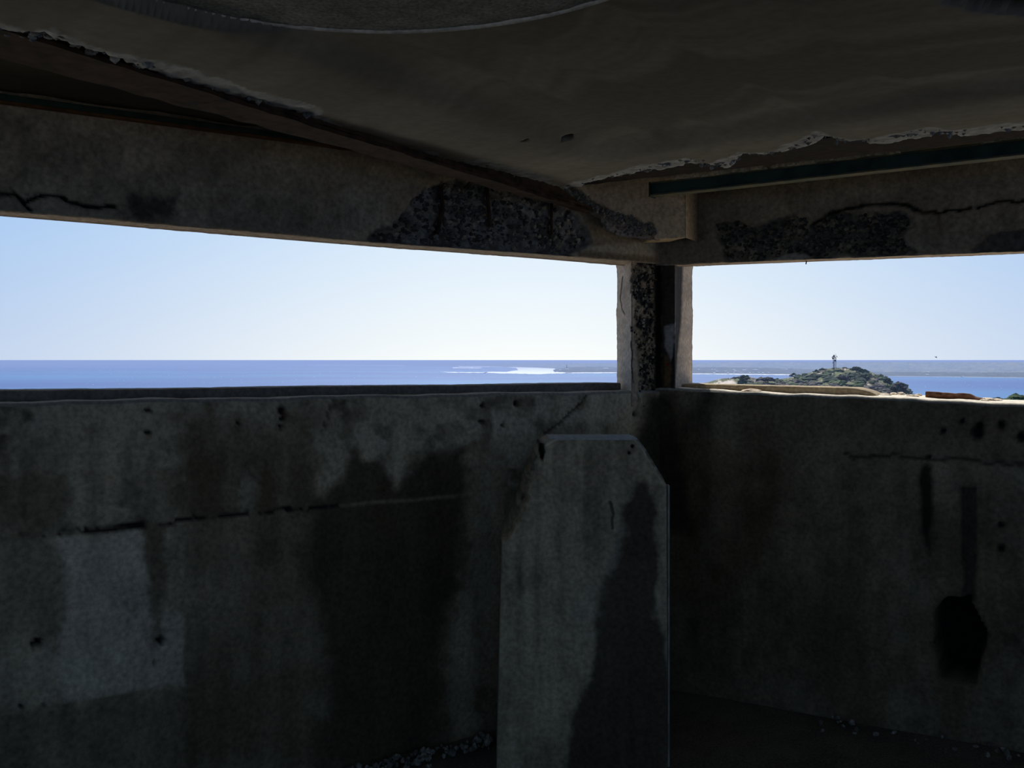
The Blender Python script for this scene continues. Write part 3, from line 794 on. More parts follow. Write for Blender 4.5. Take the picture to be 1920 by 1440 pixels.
# ------------------------------------------------------------------ steel in the roof
def i_beam(name, a, b, width, zbot, height, mat, side, **props):
    """a: start, b: end of the visible outer flange edge; the flange extends towards side"""
    a, b = np.array(a[:2]), np.array(b[:2])
    d = (b - a) / np.linalg.norm(b - a); n = np.array((-d[1], d[0])) * side
    root = empty(name, (*(a + b) / 2, zbot), **props)
    def part(nm, o0, o1, z0, z1, m):
        N = 60
        V, Fc = [], []
        prof = [(o0, z0), (o1, z0), (o1, z1), (o0, z1)]
        for i in range(N):
            p = a + (b - a) * i / (N - 1)
            for k, (oo, zz) in enumerate(prof):
                j = (vnoise(i * .9, k * 3.1, 0, 161) - .5) * .006
                q = p + n * (oo + j) - (a + b) / 2
                V.append((q[0], q[1], zz - zbot + (vnoise(i * .7, k * 2.3, 5, 162) - .5) * .004))
        for i in range(N - 1):
            for k in range(4):
                Fc.append([i * 4 + k, (i + 1) * 4 + k, (i + 1) * 4 + (k + 1) % 4, i * 4 + (k + 1) % 4])
        Fc += [[3, 2, 1, 0], [(N - 1) * 4 + k for k in range(4)]]
        me = raw_mesh(nm, V, Fc)
        bm = bmesh.new(); bm.from_mesh(me); bmesh.ops.recalc_face_normals(bm, faces=bm.faces); bm.to_mesh(me); bm.free()
        return link(nm, me, m, root)
    part('lower_flange', 0, width, zbot, zbot + .012, mat)
    part('web', width / 2 - .006, width / 2 + .006, zbot + .010, zbot + height - .01, mat)
    part('upper_flange', 0, width, zbot + height - .012, zbot + height, mat)
    return root
def left_beam():
    # sagging, laminated old beam: far end sits on the corner haunch
    a0, b0 = on_z(-250, 42, .726), on_y(1101, 399.5, 4.10)
    d = (b0 - a0) / np.linalg.norm(b0 - a0); n = np.array((d[1], -d[0], 0)); n = n / np.linalg.norm(n)   # towards the room
    root = empty('rusted_steel_beam', tuple((a0 + b0) / 2), label='rusted brown steel beam exposed along the slab edge over the sea side', category='beam')
    mid = (a0 + b0) / 2
    def part(nm, f0, f1, z0, z1, seed):
        N = 110; V, Fc = [], []
        for i in range(N):
            q = i / (N - 1); p = a0 + (b0 - a0) * q - mid; w = .205 + (.030 - .205) * q
            for k, (oo, zz) in enumerate(((f0(w), z0), (f1(w), z0), (f1(w), z1), (f0(w), z1))):
                j = (vnoise(i * .55, k * 3.1, 0, seed) - .5) * .009
                pp = p + n * (oo + j); V.append((pp[0], pp[1], pp[2] + (zz if zz < .05 else zz * (1 - .8 * float(sstep(.84, 1, q)))) + (vnoise(i * .4, k * 2.3, 5, seed + 1) - .5) * .006))
        for i in range(N - 1):
            for k in range(4):
                Fc.append([i * 4 + k, (i + 1) * 4 + k, (i + 1) * 4 + (k + 1) % 4, i * 4 + (k + 1) % 4])
        Fc += [[3, 2, 1, 0], [(N - 1) * 4 + k for k in range(4)]]
        me = raw_mesh(nm, V, Fc)
        bm = bmesh.new(); bm.from_mesh(me); bmesh.ops.recalc_face_normals(bm, faces=bm.faces); bm.to_mesh(me); bm.free()
        link(nm, me, M_RUST, root)
    part('lower_flange', lambda w: 0, lambda w: w, 0, .012, 301)
    part('rust_layer', lambda w: .02, lambda w: w - .004, .014, .026, 305)
    part('web', lambda w: w * .35, lambda w: w * .35 + .012, .020, .10, 309)
left_beam()
aR_, bR_ = on_z(1085, 349, .735), on_z(2050, 244, .735)
i_beam('rusted_steel_beam', aR_, bR_, .32, EYE + .737, .09, M_RUSTDARK, -1, label='almost black rusted steel beam behind the broken slab edge on the hill side', category='beam')

def green_beam():
    a, b = on_z(1219, 367, .70), on_z(2080, 272, .70)
    root = empty('green_steel_beam', tuple(a), label='dark green painted steel beam ending in mid air above the hill opening', category='beam')
    A, B = Vector(a) - Vector(a), Vector(b) - Vector(a)
    d = B.normalized(); s = Vector((d.y, -d.x, 0)).normalized()
    if s.y > 0: s = -s     # towards the room
    def bar(nm, off, z, w, h, mat, bev=.002):
        return link(nm, box_between(nm, A - s * off + Vector((0, 0, z)), B - s * off + Vector((0, 0, z)), w, h, bev), mat, root)
    bar('web', .012, .028, .012, .05, M_GREEN)
    bar('lower_flange', .022, .0015, .055, .007, M_GREENLIT)
    bar('upper_flange', .022, .052, .055, .007, M_GREENLIT)
    link('end_plate', box_between('end_plate', A - s * .05 + Vector((0, 0, .026)), A + s * .008 + Vector((0, 0, .026)), .006, .062, .001), M_GREEN, root)
    # crust of old mortar still stuck along the upper flange
    def crust(x0, x1, h0, h1, seed):
        n = 90
        V, Fc, cc = [], [], []
        for i in range(n):
            x = x0 + (x1 - x0) * i / (n - 1)
            ytop = np.interp(x, [1219, 1500, 1920], [345, 316, 268])
            base = Vector(on_y(x, ytop, 1)) - Vector((0, 0, 0))
            q = (x - 1219) / (2080 - 1219)
            # point on the beam under that pixel column
            rx = (x - CX) / F
            den = B.x - rx * B.y
            k = (rx * a[1] - a[0]) / den
            p = A + B * k
            hh = (h0 + (h1 - h0) * vnoise(x / 16, 0, 0, seed)) * min(1, i / 4, (n - 1 - i) / 4)
            lo = .006 * vnoise(x / 11, 3, 0, seed + 1)
            for (so, zz) in ((.012, .056 - lo), (.014, .056 + hh), (-.03, .056 + hh), (-.03, .054)):
                V.append(p + s * so + Vector((0, 0, zz))); cc.append(np.array((.62, .52, .38)) * (.5 + .7 * vnoise(x / 7, zz * 90, so * 9, seed + 2)))
        for i in range(n - 1):
            for k in range(4):
                Fc.append([i * 4 + k, (i + 1) * 4 + k, (i + 1) * 4 + (k + 1) % 4, i * 4 + (k + 1) % 4])
        Fc += [[3, 2, 1, 0], [(n - 1) * 4 + k for k in range(4)]]
        me = raw_mesh('mortar_crust', V, Fc, np.array(cc))
        bm = bmesh.new(); bm.from_mesh(me); bmesh.ops.recalc_face_normals(bm, faces=bm.faces); bm.to_mesh(me); bm.free()
        link('mortar_crust', me, M_ROUGH, root, label='pale broken mortar crust')
    crust(1262, 1440, .004, .018, 171)
    crust(1446, 1690, .008, .034, 175)
    crust(1840, 1990, .004, .016, 178)
green_beam()

def left_rail():
    """thin green rail along the head of the left opening wall"""
    p, q = WL.hit(-120, 166, -.022), WL.hit(690, 277, -.022)
    root = empty('green_steel_rail', tuple(q), label='thin dark green steel rail along the top of the sea side lintel', category='rail')
    A, B = Vector(p) - Vector(q), Vector((0, 0, 0))
    link('rail', box_between('rail', A, B, .022, .020, .003), M_GREEN, root)
    link('rust_strip', box_between('rust_strip', A + Vector((0, 0, -.0145)), B + Vector((0, 0, -.0145)), .028, .007, .001), flat_mat('orange_rust', (.13, .06, .022), .9, 18, .4), root, label='orange rusted lower strip')
left_rail()

# corner haunch under the slab: tan block with a crumbled lower edge
def haunch():
    out = [(1052, 352), (1075, 330), (1180, 300), (1296, 300), (1288, 330), (1286, 400), (1284, 443), (1262, 447), (1232, 449), (1222, 437), (1200, 432), (1180, 420), (1150, 408), (1125, 402), (1100, 384)]
    dense = []
    for i in range(len(out)):
        (x0, y0), (x1, y1) = out[i], out[(i + 1) % len(out)]
        k = max(1, int(math.hypot(x1 - x0, y1 - y0) / 8))
        for j in range(k):
            x, y = x0 + (x1 - x0) * j / k, y0 + (y1 - y0) * j / k
            if y > 352: y += (vnoise(x / 6, y / 6, 0, 181) - .5) * 5
            dense.append((x, y))
    # front face as a grid clipped by the outline: columns between upper and lower bounds
    xs = np.linspace(1054, 1286, 110)
    up = np.interp(xs, [1052, 1075, 1180, 1296], [351, 330, 300, 300])
    lo = np.interp(xs, [1052, 1100, 1125, 1150, 1180, 1200, 1222, 1234, 1286], [353, 385, 402, 409, 421, 433, 438, 448, 446])
    lo = lo + (fbm(xs / 9, 0 * xs, 0, 182) - .5) * 9 * (xs < 1225)
    n, m = len(xs), 60
    h1, h2 = WR.hit(1287, HY, -.17)[:2], WL.hit(1054, HY, -.045)[:2]
    hd = (h1 - h2) / np.linalg.norm(h1 - h2); HP = Wall(h1, hd, (-hd[1], hd[0]))
    P = np.zeros((n, m + 2, 3)); cc = np.zeros((n, m + 2, 3))
    for i, x in enumerate(xs):
        for j in range(m):
            y = up[i] + (lo[i] - up[i]) * j / (m - 1)
            n2 = vnoise(x / 9, y / 9, 0, 183)
            ed = sstep(24, 4, lo[i] - y) * (1 - sstep(1222, 1234, x))
            P[i, j] = HP.hit(x, y, ed * (.02 + .025 * n2) + .004 * n2)
            base = np.array((.55, .42, .28)) * (.75 + .5 * fbm(x / 40, y / 40, 0, 184))
            agg = np.array((.26, .25, .235)) * (.4 + 1.1 * vnoise(x / 5, y / 5, 0, 185))
            cc[i, j] = base * (1 - ed) + agg * ed
        for q, dpt in ((m, .0), (m + 1, .10)):
            P[i, q] = P[i, m - 1] + np.array((HP.n[0], HP.n[1], 0)) * (.08 + dpt) + np.array((0, 0, .004)); cc[i, q] = (.50, .38, .23)
    me = grid_mesh('corner_haunch', P, np.clip(cc, 0, 1), flip=False, smooth=True)
    bm = bmesh.new(); bm.from_mesh(me)
    # return wall at the right end and left closing
    ends = bm.verts[:] if False else None
    bm.verts.ensure_lookup_table()
    ring = [bm.verts[(n - 1) * (m + 2) + j] for j in range(m)]
    ext = [bm.verts.new(v.co + Vector((WR.n[0], WR.n[1], 0)) * .2) for v in ring]
    lay = bm.verts.layers.float_color.get('wear')
    for v0, e in zip(ring, ext):
        if lay: e[lay] = (.12, .095, .07, 1)
    for j in range(m - 1):
        bm.faces.new([ring[j], ring[j + 1], ext[j + 1], ext[j]])
    bm.to_mesh(me); bm.free()
    o = link('corner_haunch', me, M_CONC, kind='structure', label='tan concrete haunch block in the corner under the ceiling slab', category='haunch')
    led = [(1124, 403), (1150, 405), (1180, 409), (1213, 416), (1240, 436), (1246, 446), (1232, 450), (1200, 449), (1160, 443), (1132, 428)]
    dl = []
    for i in range(len(led)):
        (x0, y0), (x1, y1) = led[i], led[(i + 1) % len(led)]
        for j in range(4):
            x, y = x0 + (x1 - x0) * j / 4, y0 + (y1 - y0) * j / 4
            dl.append((x + (vnoise(x / 4, y / 4, 0, 187) - .5) * 4, y + (vnoise(x / 4, y / 4, 3, 188) - .5) * 4))
    fr_ = [tuple(HP.hit(x, y, .035)) for x, y in dl]; bk_ = [tuple(HP.hit(x, y, .16)) for x, y in dl]
    cl = np.array([[.40, .31, .24]]) * (.5 + .8 * nr.random((2 * len(dl), 1)))
    link('bearing_ledge', prism('bearing_ledge', fr_, bk_, False, cl), M_ROUGH, o, label='rough crumbling ledge under the haunch')
    g = np.random.default_rng(31); cs, rs = [], []
    for _ in range(110):
        x = g.uniform(1134, 1236); y = g.uniform(411, 444)
        if poly_sd(np.array(x), np.array(y), led) > 3:
            cs.append(HP.hit(x, y, .034)); rs.append(g.uniform(.003, .008))

    for _ in range(240):
        x = g.uniform(1062, 1228); y = np.interp(x, xs, lo) - abs(g.normal(6, 6))
        cs.append(HP.hit(x, y, .012)); rs.append(g.uniform(.003, .010))
    k = g.random((len(cs), 1))
    link('exposed_aggregate', blobs('exposed_aggregate', cs, rs, np.where(k < .6, np.array([[.19, .185, .18]]), np.array([[.28, .23, .17]])) * g.uniform(.6, 1.3, (len(cs), 1)), .3), M_ROUGH, o, kind='stuff')
haunch()

# ------------------------------------------------------------------ pedestal block in the corner
def pedestal():
    D0, DEPTH = 3.55, .30
    yl = [826, 838, 865, 900, 965, 1012, 1443]
    xl = [1030, 1013, 1001, 986, 966, 942, 931]
    yr = [826, 845, 880, 908, 1443]
    xr = [1200, 1215, 1236, 1250, 1251.5]
    ys = np.concatenate([np.linspace(826, 1020, 100), np.linspace(1023, 1444, 120)])
    L = np.interp(ys, yl, xl) + (fbm(ys / 14, 0 * ys, 0, 191) - .5) * 9 * (ys < 1015)
    R = np.interp(ys, yr, xr) + (fbm(ys / 14, 0 * ys, 7, 192) - .5) * 5 * (ys < 912)
    nu = 150
    u = np.linspace(0, 1, nu)
    PX = L[:, None] + (R - L)[:, None] * u[None]; PY = ys[:, None] + 0 * PX
    n1 = fbm(PX / 80, PY / 110, 0, 193); n2 = fbm(PX / 18, PY / 18, 0, 194); st = fbm(PX / 16, PY / 200, 0, 195)
    c = rgb(np.array((.44, .38, .26)), .45 + .85 * n1 + .4 * (n2 - .5) + .6 * (st - .5))
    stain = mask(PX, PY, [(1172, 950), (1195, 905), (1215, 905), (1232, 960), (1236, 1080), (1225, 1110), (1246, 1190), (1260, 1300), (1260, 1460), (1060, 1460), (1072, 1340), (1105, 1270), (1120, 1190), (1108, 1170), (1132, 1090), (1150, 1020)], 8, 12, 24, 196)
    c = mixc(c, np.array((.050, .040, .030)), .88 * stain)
    c = mixc(c, PALE * .7, .5 * mask(PX, PY, [(1140, 1010), (1168, 970), (1175, 1000), (1150, 1080), (1125, 1080)], 8, 12, 16, 197))
    c = mixc(c, PALE * .65, .5 * mask(PX, PY, [(1060, 1080), (1130, 1080), (1120, 1160), (1110, 1230), (1080, 1200)], 16, 18, 24, 198))
    c = mixc(c, PALE * .6, .45 * mask(PX, PY, [(1236, 930), (1252, 920), (1252, 1150), (1225, 1160), (1240, 1080)], 6, 10, 16, 199))
    c = mixc(c, np.array((.03, .03, .028)), .8 * line_mask(PX, PY, [(1143, 940), (1150, 965), (1146, 990)], 4, 4))
    lb = 1 - sstep(2, 16, PX - L[:, None] + (n2 - .5) * 16)
    lb = lb * (1 - sstep(1000, 1018, PY))
    rb = (1 - sstep(1, 12, R[:, None] - PX + (n2 - .5) * 8)) * (1 - sstep(890, 915, PY))
    br = np.maximum(lb, rb)
    c = mixc(c, rgb(np.array((.17, .14, .10)), .4 + 1.1 * vnoise(PX / 5, PY / 5, 0, 200)), .8 * br)
    d = .004 * (n2 - .5) + .012 * (n1 - .5) + lb * (.05 + .03 * vnoise(PX / 8, PY / 8, 0, 201)) + rb * .04
    pit = mask(PX, PY, [(1012, 834), (1022, 834), (1024, 850), (1018, 864), (1013, 860)], 2, 2, 6, 202) 
    c = mixc(c, np.array((.008, .008, .008)), pit); d = d + .06 * pit
    for x, y, r in ((1186, 837, 4), (1180, 850, 3.5)):
        p = 1 - sstep(r * .6, r * 1.2, np.hypot(PX - x, PY - y)); c = mixc(c, np.array((.012, .012, .012)), p); d = d + .015 * p
    Dm = D0 + d
    P = np.stack([(PX - CX) / F * D0, Dm, EYE + (HY - PY) * D0 / F], -1)
    P[..., 2] = np.maximum(P[..., 2], 0)
    # skin continues round both sides to the back
    back_l = P[:, :1].copy(); back_l[..., 1] = D0 + DEPTH; back_l[..., 0] = P[:, :1, 0] - .005
    back_r = P[:, -1:].copy(); back_r[..., 1] = D0 + DEPTH
    PP = np.concatenate([back_l, P, back_r], 1); cc = np.concatenate([c[:, :1], c, c[:, -1:]], 1)
    nrow, ncol = PP.shape[:2]
    # top: rows going back from the first row
    tops, tcs = [], []
    for q in (1, .66, .33, .08):
        r = PP[0].copy(); r[:, 1] = PP[0][:, 1] + q * (D0 + DEPTH - PP[0][:, 1]); r[:, 2] += .004 * math.sin(q * 3)
        tops.append(r); tcs.append(np.tile(np.array((.27, .275, .265)), (ncol, 1)) * (.7 + .6 * fbm(r[:, 0] / .03, r[:, 1] / .03, 0, 203))[:, None])
    PP = np.concatenate([np.array(tops), PP], 0); cc = np.concatenate([np.array(tcs), cc], 0)
    root = link('pedestal_block', grid_mesh('pedestal_block', PP, np.clip(cc, 0, 1), flip=False), M_CONC,
                label='tall grey concrete pedestal block with chipped shoulders standing in the room corner', category='pedestal')
    a, b = on_y(1252.5, 909, D0 + .02), on_y(1252.5, 1440, D0 + .02)
    b[2] = max(b[2], .003)
    link('edge_strip', box_between('edge_strip', a, b, .008, .03, .001, up=(0, 1, 0)), flat_mat('pale_edge', (.30, .29, .26), .9, 20, .3), root, label='thin pale vertical strip')
pedestal()

# ------------------------------------------------------------------ floor, hidden sides of the room, roof
A_ = WL.pt(4.2, 0, 0)[:2]; B_ = WR.pt(4.0, 0, 0)[:2]
YB = -2.2
def floor():
    X = np.arange(-3.0, 4.45, .04); Y = np.arange(YB - .1, 4.75, .04)
    P = np.stack(np.meshgrid(X, Y, indexing='ij') + [np.zeros((len(X), len(Y)))], -1)
    n = fbm(P[..., 0] / .3, P[..., 1] / .3, 0, 211); n2 = fbm(P[..., 0] / .06, P[..., 1] / .06, 0, 212)
    P[..., 2] = -.012 + .010 * n + .006 * n2 - .006
    c = rgb(np.array((.17, .155, .125)), .5 + .7 * n + .5 * (n2 - .5))
    return link('floor', grid_mesh('floor', P, np.clip(c, 0, 1)), M_ROUGH, kind='structure', label='dark dirt strewn concrete floor below the parapet walls', category='floor')
floor()
g = np.random.default_rng(41); cs, rs = [], []
for _ in range(360):
    t = g.uniform(.95, 3.0); s = -.03 - abs(g.normal(.05, .04))
    r = g.uniform(.004, .014); p = WL.pt(t, s - r, r * .55); cs.append(p); rs.append(r)
for _ in range(60):
    t = g.uniform(.75, 2.2); s = -abs(g.normal(.08, .06))
    r = g.uniform(.004, .011); p = WR.pt(t, s - r, r * .55); cs.append(p); rs.append(r)
link('rubble', blobs('rubble', cs, rs, np.array([[.24, .235, .21]]) * g.uniform(.5, 1.4, (len(cs), 1)), .35), M_ROUGH, kind='stuff', label='line of small concrete rubble along the foot of the walls', category='rubble')

def side(name, p, q, z0, z1, th, label):
    p, q = np.array(p), np.array(q); d = (q - p) / np.linalg.norm(q - p); n = np.array((d[1], -d[0])) * th
    a = [(*p, z0), (*q, z0), (*(q + n), z0), (*(p + n), z0)]; b = [(x, y, z1) for x, y, _ in a]
    return link(name, prism(name, a, b), M_BACK, kind='structure', label=label, category='wall')
# slits and a rear doorway added on the hidden sides to light the room
WA, WB = np.array((A_[0], YB)), np.array(A_)
side('wall_west', WA, WB, -.05, EYE - .45, -.3, 'plain dark concrete parapet outside the frame beyond the sea side')
side('wall_west', WA, WB, EYE + .45, EYE + .95, -.3, 'plain dark concrete lintel outside the frame beyond the sea side')
side('wall_west', WA, WA + (WB - WA) * .1, EYE - .45, EYE + .45, -.3, 'plain dark concrete pier outside the frame at the rear left corner')
EA, EB = np.array(B_), np.array((B_[0], YB))
e = lambda k: tuple(EA + (EB - EA) * k)
side('wall_east', EA, EB, -.05, EYE - .45, -.3, 'plain dark concrete parapet outside the frame beyond the hill side')
side('wall_east', EA, EB, EYE + .45, EYE + .95, -.3, 'plain dark concrete lintel outside the frame beyond the hill side')
side('wall_east', e(.90), EB, EYE - .45, EYE + .45, -.3, 'plain dark concrete pier outside the frame at the rear right corner')
DX0, DX1 = 1.0, 2.3
side('wall_back', (B_[0] + .3, YB), (DX1, YB), -.05, EYE + .95, -.3, 'plain dark concrete rear wall right of the added doorway behind the camera')
side('wall_back', (DX0, YB), (A_[0] - .3, YB), -.05, EYE - .45, -.3, 'plain dark concrete rear parapet left of the added doorway behind the camera')
side('wall_back', (DX0, YB), (A_[0] - .3, YB), EYE + .6, EYE + .95, -.3, 'plain dark concrete rear lintel left of the added doorway behind the camera')
side('wall_back', (DX0, YB), (DX0 - .4, YB), EYE - .45, EYE + .6, -.3, 'plain dark concrete pier beside the added doorway behind the camera')
side('wall_back', (DX1, YB), (DX0, YB), EYE + .6, EYE + .95, -.3, 'plain dark concrete lintel over the added doorway behind the camera')
# roof slab; unseen eave added, its depth set to shade both openings
EAVE_L, EAVE_R = 1.06, .795
o1 = WL.pt(4.5, EAVE_L, 0)[:2]; o2 = WR.pt(4.3, EAVE_R, 0)[:2]
# intersection of both offset lines
M2 = np.array([[WL.d[0], -WR.d[0]], [WL.d[1], -WR.d[1]]]); k2 = np.linalg.solve(M2, o2 - o1); cor = o1 + WL.d * k2[0]
outl = [o1, cor, o2, np.array((o2[0], YB - .4)), np.array((o1[0], YB - .4))]
link('roof', prism('roof', [(*p, EYE + .95) for p in outl], [(*p, EYE + 1.25) for p in outl]), M_OUT, kind='structure', label='concrete roof slab above the lookout room with an unseen eave added for shade', category='roof')

# ------------------------------------------------------------------ things lying on the right sill
def sill_fragment():
    x0, x1, s = 1735, 1846, .20
    t0, t1 = WR.t_of(x0, s), WR.t_of(x1, s)
    n = 40
    V, Fc = [], []
    for i in range(n):
        q = i / (n - 1); t = t0 + (t1 - t0) * q
        h = np.interp(q, [0, .05, .75, .85, 1], [.024, .026, .021, .012, .006]) + (vnoise(q * 14, 0, 0, 221) - .5) * .004
        zb = float(zr(np.array(t))) + .001
        for so, zz in ((0, .0), (-.004, h * .6), (.004, h), (.05, h), (.058, h * .5), (.055, 0)):
            p = WR.pt(t, s + so + (vnoise(q * 11, so * 60, 0, 222) - .5) * .006, zb + zz); V.append(tuple(p))
    m = 6
    for i in range(n - 1):
        for k in range(m):
            Fc.append([i * m + k, (i + 1) * m + k, (i + 1) * m + (k + 1) % m, i * m + (k + 1) % m])
    Fc += [list(range(m))[::-1], [(n - 1) * m + k for k in range(m)]]
    me = raw_mesh('sill_fragment', V, Fc)
    bm = bmesh.new(); bm.from_mesh(me); bmesh.ops.recalc_face_normals(bm, faces=bm.faces); bm.to_mesh(me); bm.free()
    link('sill_fragment', me, M_BRICK, label='long rust-brown fragment lying on the sunlit sill beyond the broken upstand', category='fragment')
sill_fragment()

# ------------------------------------------------------------------ outside: sea, coast, hill
def sea():
    m, n, l, b = new_mat('sea_water')
    co = n.new('ShaderNodeTexCoord')
    mp = n.new('ShaderNodeMapping'); mp.inputs['Scale'].default_value = (.02, .05, .05); l.new(co.outputs['Object'], mp.inputs[0])
    n1 = n.new('ShaderNodeTexNoise'); n1.inputs['Scale'].default_value = 1.0; n1.inputs['Detail'].default_value = 8; l.new(mp.outputs[0], n1.inputs['Vector'])
    n2 = n.new('ShaderNodeTexNoise'); n2.inputs['Scale'].default_value = .0009; n2.inputs['Detail'].default_value = 3; l.new(co.outputs['Object'], n2.inputs['Vector'])
    r = n.new('ShaderNodeValToRGB')
    r.color_ramp.elements[0].position = .40; r.color_ramp.elements[0].color = (.034, .094, .265, 1)
    r.color_ramp.elements[1].position = .62; r.color_ramp.elements[1].color = (.046, .165, .345, 1)
    l.new(n2.outputs['Fac'], r.inputs[0])
    bp = n.new('ShaderNodeBump'); bp.inputs['Strength'].default_value = .35; bp.inputs['Distance'].default_value = 2.5
    l.new(n1.outputs['Fac'], bp.inputs['Height'])
    df = n.new('ShaderNodeBsdfDiffuse'); l.new(r.outputs[0], df.inputs['Color']); l.new(bp.outputs[0], df.inputs['Normal'])
    gs = n.new('ShaderNodeBsdfGlossy'); gs.inputs['Roughness'].default_value = .42; gs.inputs['Color'].default_value = (.9, .95, 1, 1); l.new(bp.outputs[0], gs.inputs['Normal'])
    mxs = n.new('ShaderNodeMixShader'); mxs.inputs[0].default_value = .095; l.new(df.outputs[0], mxs.inputs[1]); l.new(gs.outputs[0], mxs.inputs[2])
    n.remove(b); l.new(mxs.outputs[0], n['Material Output'].inputs['Surface'])
    R = 90000.0
    ys = [-3000, 0, 200, 500, 1000, 2000, 4000, 8000, 16000, 32000, 64000, R]
    xs = [-R, -30000, -12000, -5000, -2000, -800, 0, 800, 2000, 5000, 12000, 30000, R]
    V = [(x, y, SEA) for x in xs for y in ys]
    link('sea', raw_mesh('sea', V, grid_faces(len(xs), len(ys)).tolist()), m, kind='structure', label='blue sea reaching to the hazy horizon beyond both openings', category='sea')
sea()

def dist_of(y):        # distance of the waterline seen at that height in the photograph
    return 40.0 * F / (y - HY)

def coast(name, xs, y_shore, y_top, grow, col_a, col_b, label, rough=1.0, seed=231, sand=True):
    X = np.arange(xs[0], xs[-1] + .1, 2.0)
    ysh = np.interp(X, xs, y_shore); yt = np.interp(X, xs, y_top)
    W = np.array([0, .02, .05, .10, .18, .28, .4, .52, .64, .76, .88, 1.0, 1.15, 1.5])
    P = np.zeros((len(X), len(W), 3)); c = np.zeros_like(P)
    for j, w in enumerate(W):
        D = dist_of(ysh) * (1 + (grow - 1) * w)
        wv = min(w, 1.0)
        y = ysh + (yt - ysh) * wv ** .85
        z = EYE + (HY - y) * D / F
        bump = (fbm(X / 5, 0 * X + j * 1.7, 0, seed) - .5) * D / F * 1.9 * rough * (1 if .05 < w else 0)
        z = z + bump
        if w > 1: z = z - (w - 1) * 60
        if j == 0: z = np.full_like(X, SEA - 1.0)
        P[:, j] = np.stack([(X - CX) / F * D, D, z], -1)
        k = fbm(X / 14, 0 * X + w * 9, 0, seed + 1)
        cc = mixc(rgb(col_a, .7 + .6 * fbm(X / 3.5, 0 * X + j * 1.3, 0, seed + 2)), col_b, sstep(.55, .72, k) * .7)
        if sand and j < 2: cc = np.tile(np.array((.62, .56, .45)), (len(X), 1))
        c[:, j] = cc
    return link(name, grid_mesh(name, P, np.clip(c, 0, 1)), M_LAND, kind='structure', label=label, category='coast')
GRN = np.array((.085, .10, .085)); FLD = np.array((.30, .27, .18))
near_x = [1030, 1040, 1062, 1100, 1157, 1300, 1360, 1440, 1480, 1560, 1650, 1760, 1850, 1960, 2100]
near_s = [697, 698.5, 699, 698.6, 698.5, 700.5, 701, 702, 702.5, 704, 705.5, 706.3, 707.5, 709, 710]
near_t = [696, 693, 688.5, 687.5, 688.3, 689, 688.5, 690, 691, 694, 697, 698, 698, 699, 700]
near_coast = coast('near_coast', near_x, near_s, near_t, 1.25, GRN, GRN * 1.6, 'nearer wooded shore strip with small houses across the bay', seed=231)
coast('far_coast', [600, 760, 900, 1000, 1060, 1157, 1300, 1350, 1450, 1560, 1650, 1760, 1920, 2100],
      [684, 685, 687, 689.5, 692, 693, 694, 694, 694.5, 695.5, 697, 698, 699, 700],
      [680.5, 679.3, 679.5, 680, 680.3, 680.5, 680.2, 679.0, 678.8, 678.6, 678.6, 678.9, 679.3, 679.4], 1.35, GRN * 2.0, FLD, 'low hazy ridge of farmland along the far shore', .5, 241, False)  # ridge colours raised to stand in for part of the haze
coast('distant_coast', [-100, 100, 260, 400, 445, 452, 470, 560, 640, 760], [682.2, 682.2, 682.3, 682.5, 682.8, 682.8, 682.8, 683, 683.2, 683.6],
      [676.5, 676, 677, 677.5, 678.5, 677.6, 677.8, 678.8, 679, 680], 1.2, GRN, GRN * 1.5, 'faint distant coast line on the open sea horizon', .4, 251, True)

def sheet(pts_px, z, seed=0, name='surf', dense=3.0):
    """flat outline lying on the water"""
    out = []
    for i in range(len(pts_px)):
        (x0, y0), (x1, y1) = pts_px[i], pts_px[(i + 1) % len(pts_px)]
        k = max(1, int(abs(x1 - x0) / dense))
        for j in range(k):
            x, y = x0 + (x1 - x0) * j / k, y0 + (y1 - y0) * j / k
            y += (vnoise(x / 5, y, 0, seed) - .5) * .7
            D = -(z - EYE) * F / (y - HY)
            out.append(((x - CX) / F * D, D, z))
    return out
surf_parts = [[(905, 699.0), (960, 700.5), (1010, 701.5), (1050, 700.2), (1075, 698.9), (1056, 697.6), (1046, 695.0), (1038, 690.0), (1015, 687.2), (975, 686.8), (945, 687.5), (968, 690), (972, 694), (950, 697.0), (915, 697.4)],
              [(848, 688.6), (905, 689.3), (900, 690.4), (850, 690.2)], [(820, 697.5), (915, 697.9), (910, 699.2), (850, 698.9)], [(858, 686.4), (950, 687.0), (960, 688.0), (862, 687.6)],
              [(560, 684.0), (760, 684.9), (760, 685.6), (560, 684.5)], [(415, 682.6), (462, 683.0), (462, 683.9), (415, 683.3)], [(1060, 698.6), (1160, 698.3), (1160, 699.5), (1060, 699.9)],
              [(1290, 700.6), (1480, 702.2), (1480, 703.3), (1290, 701.5)]]
V, Fc = [], []
for i, s_ in enumerate(surf_parts):
    p = sheet(s_, SEA + 1.2, 261 + i); q = [(a, b, SEA - 1) for a, b, _ in p]
    k = len(V); n = len(p); V += p + q
    Fc.append([k + j for j in range(n)]); Fc += [[k + j, k + n + j, k + n + (j + 1) % n, k + (j + 1) % n] for j in range(n)]
link('surf', raw_mesh('surf', V, Fc), M_SAND_GLINT, kind='stuff', label='white breaking surf and sand bars with painted sun glint along the far shore', category='surf')
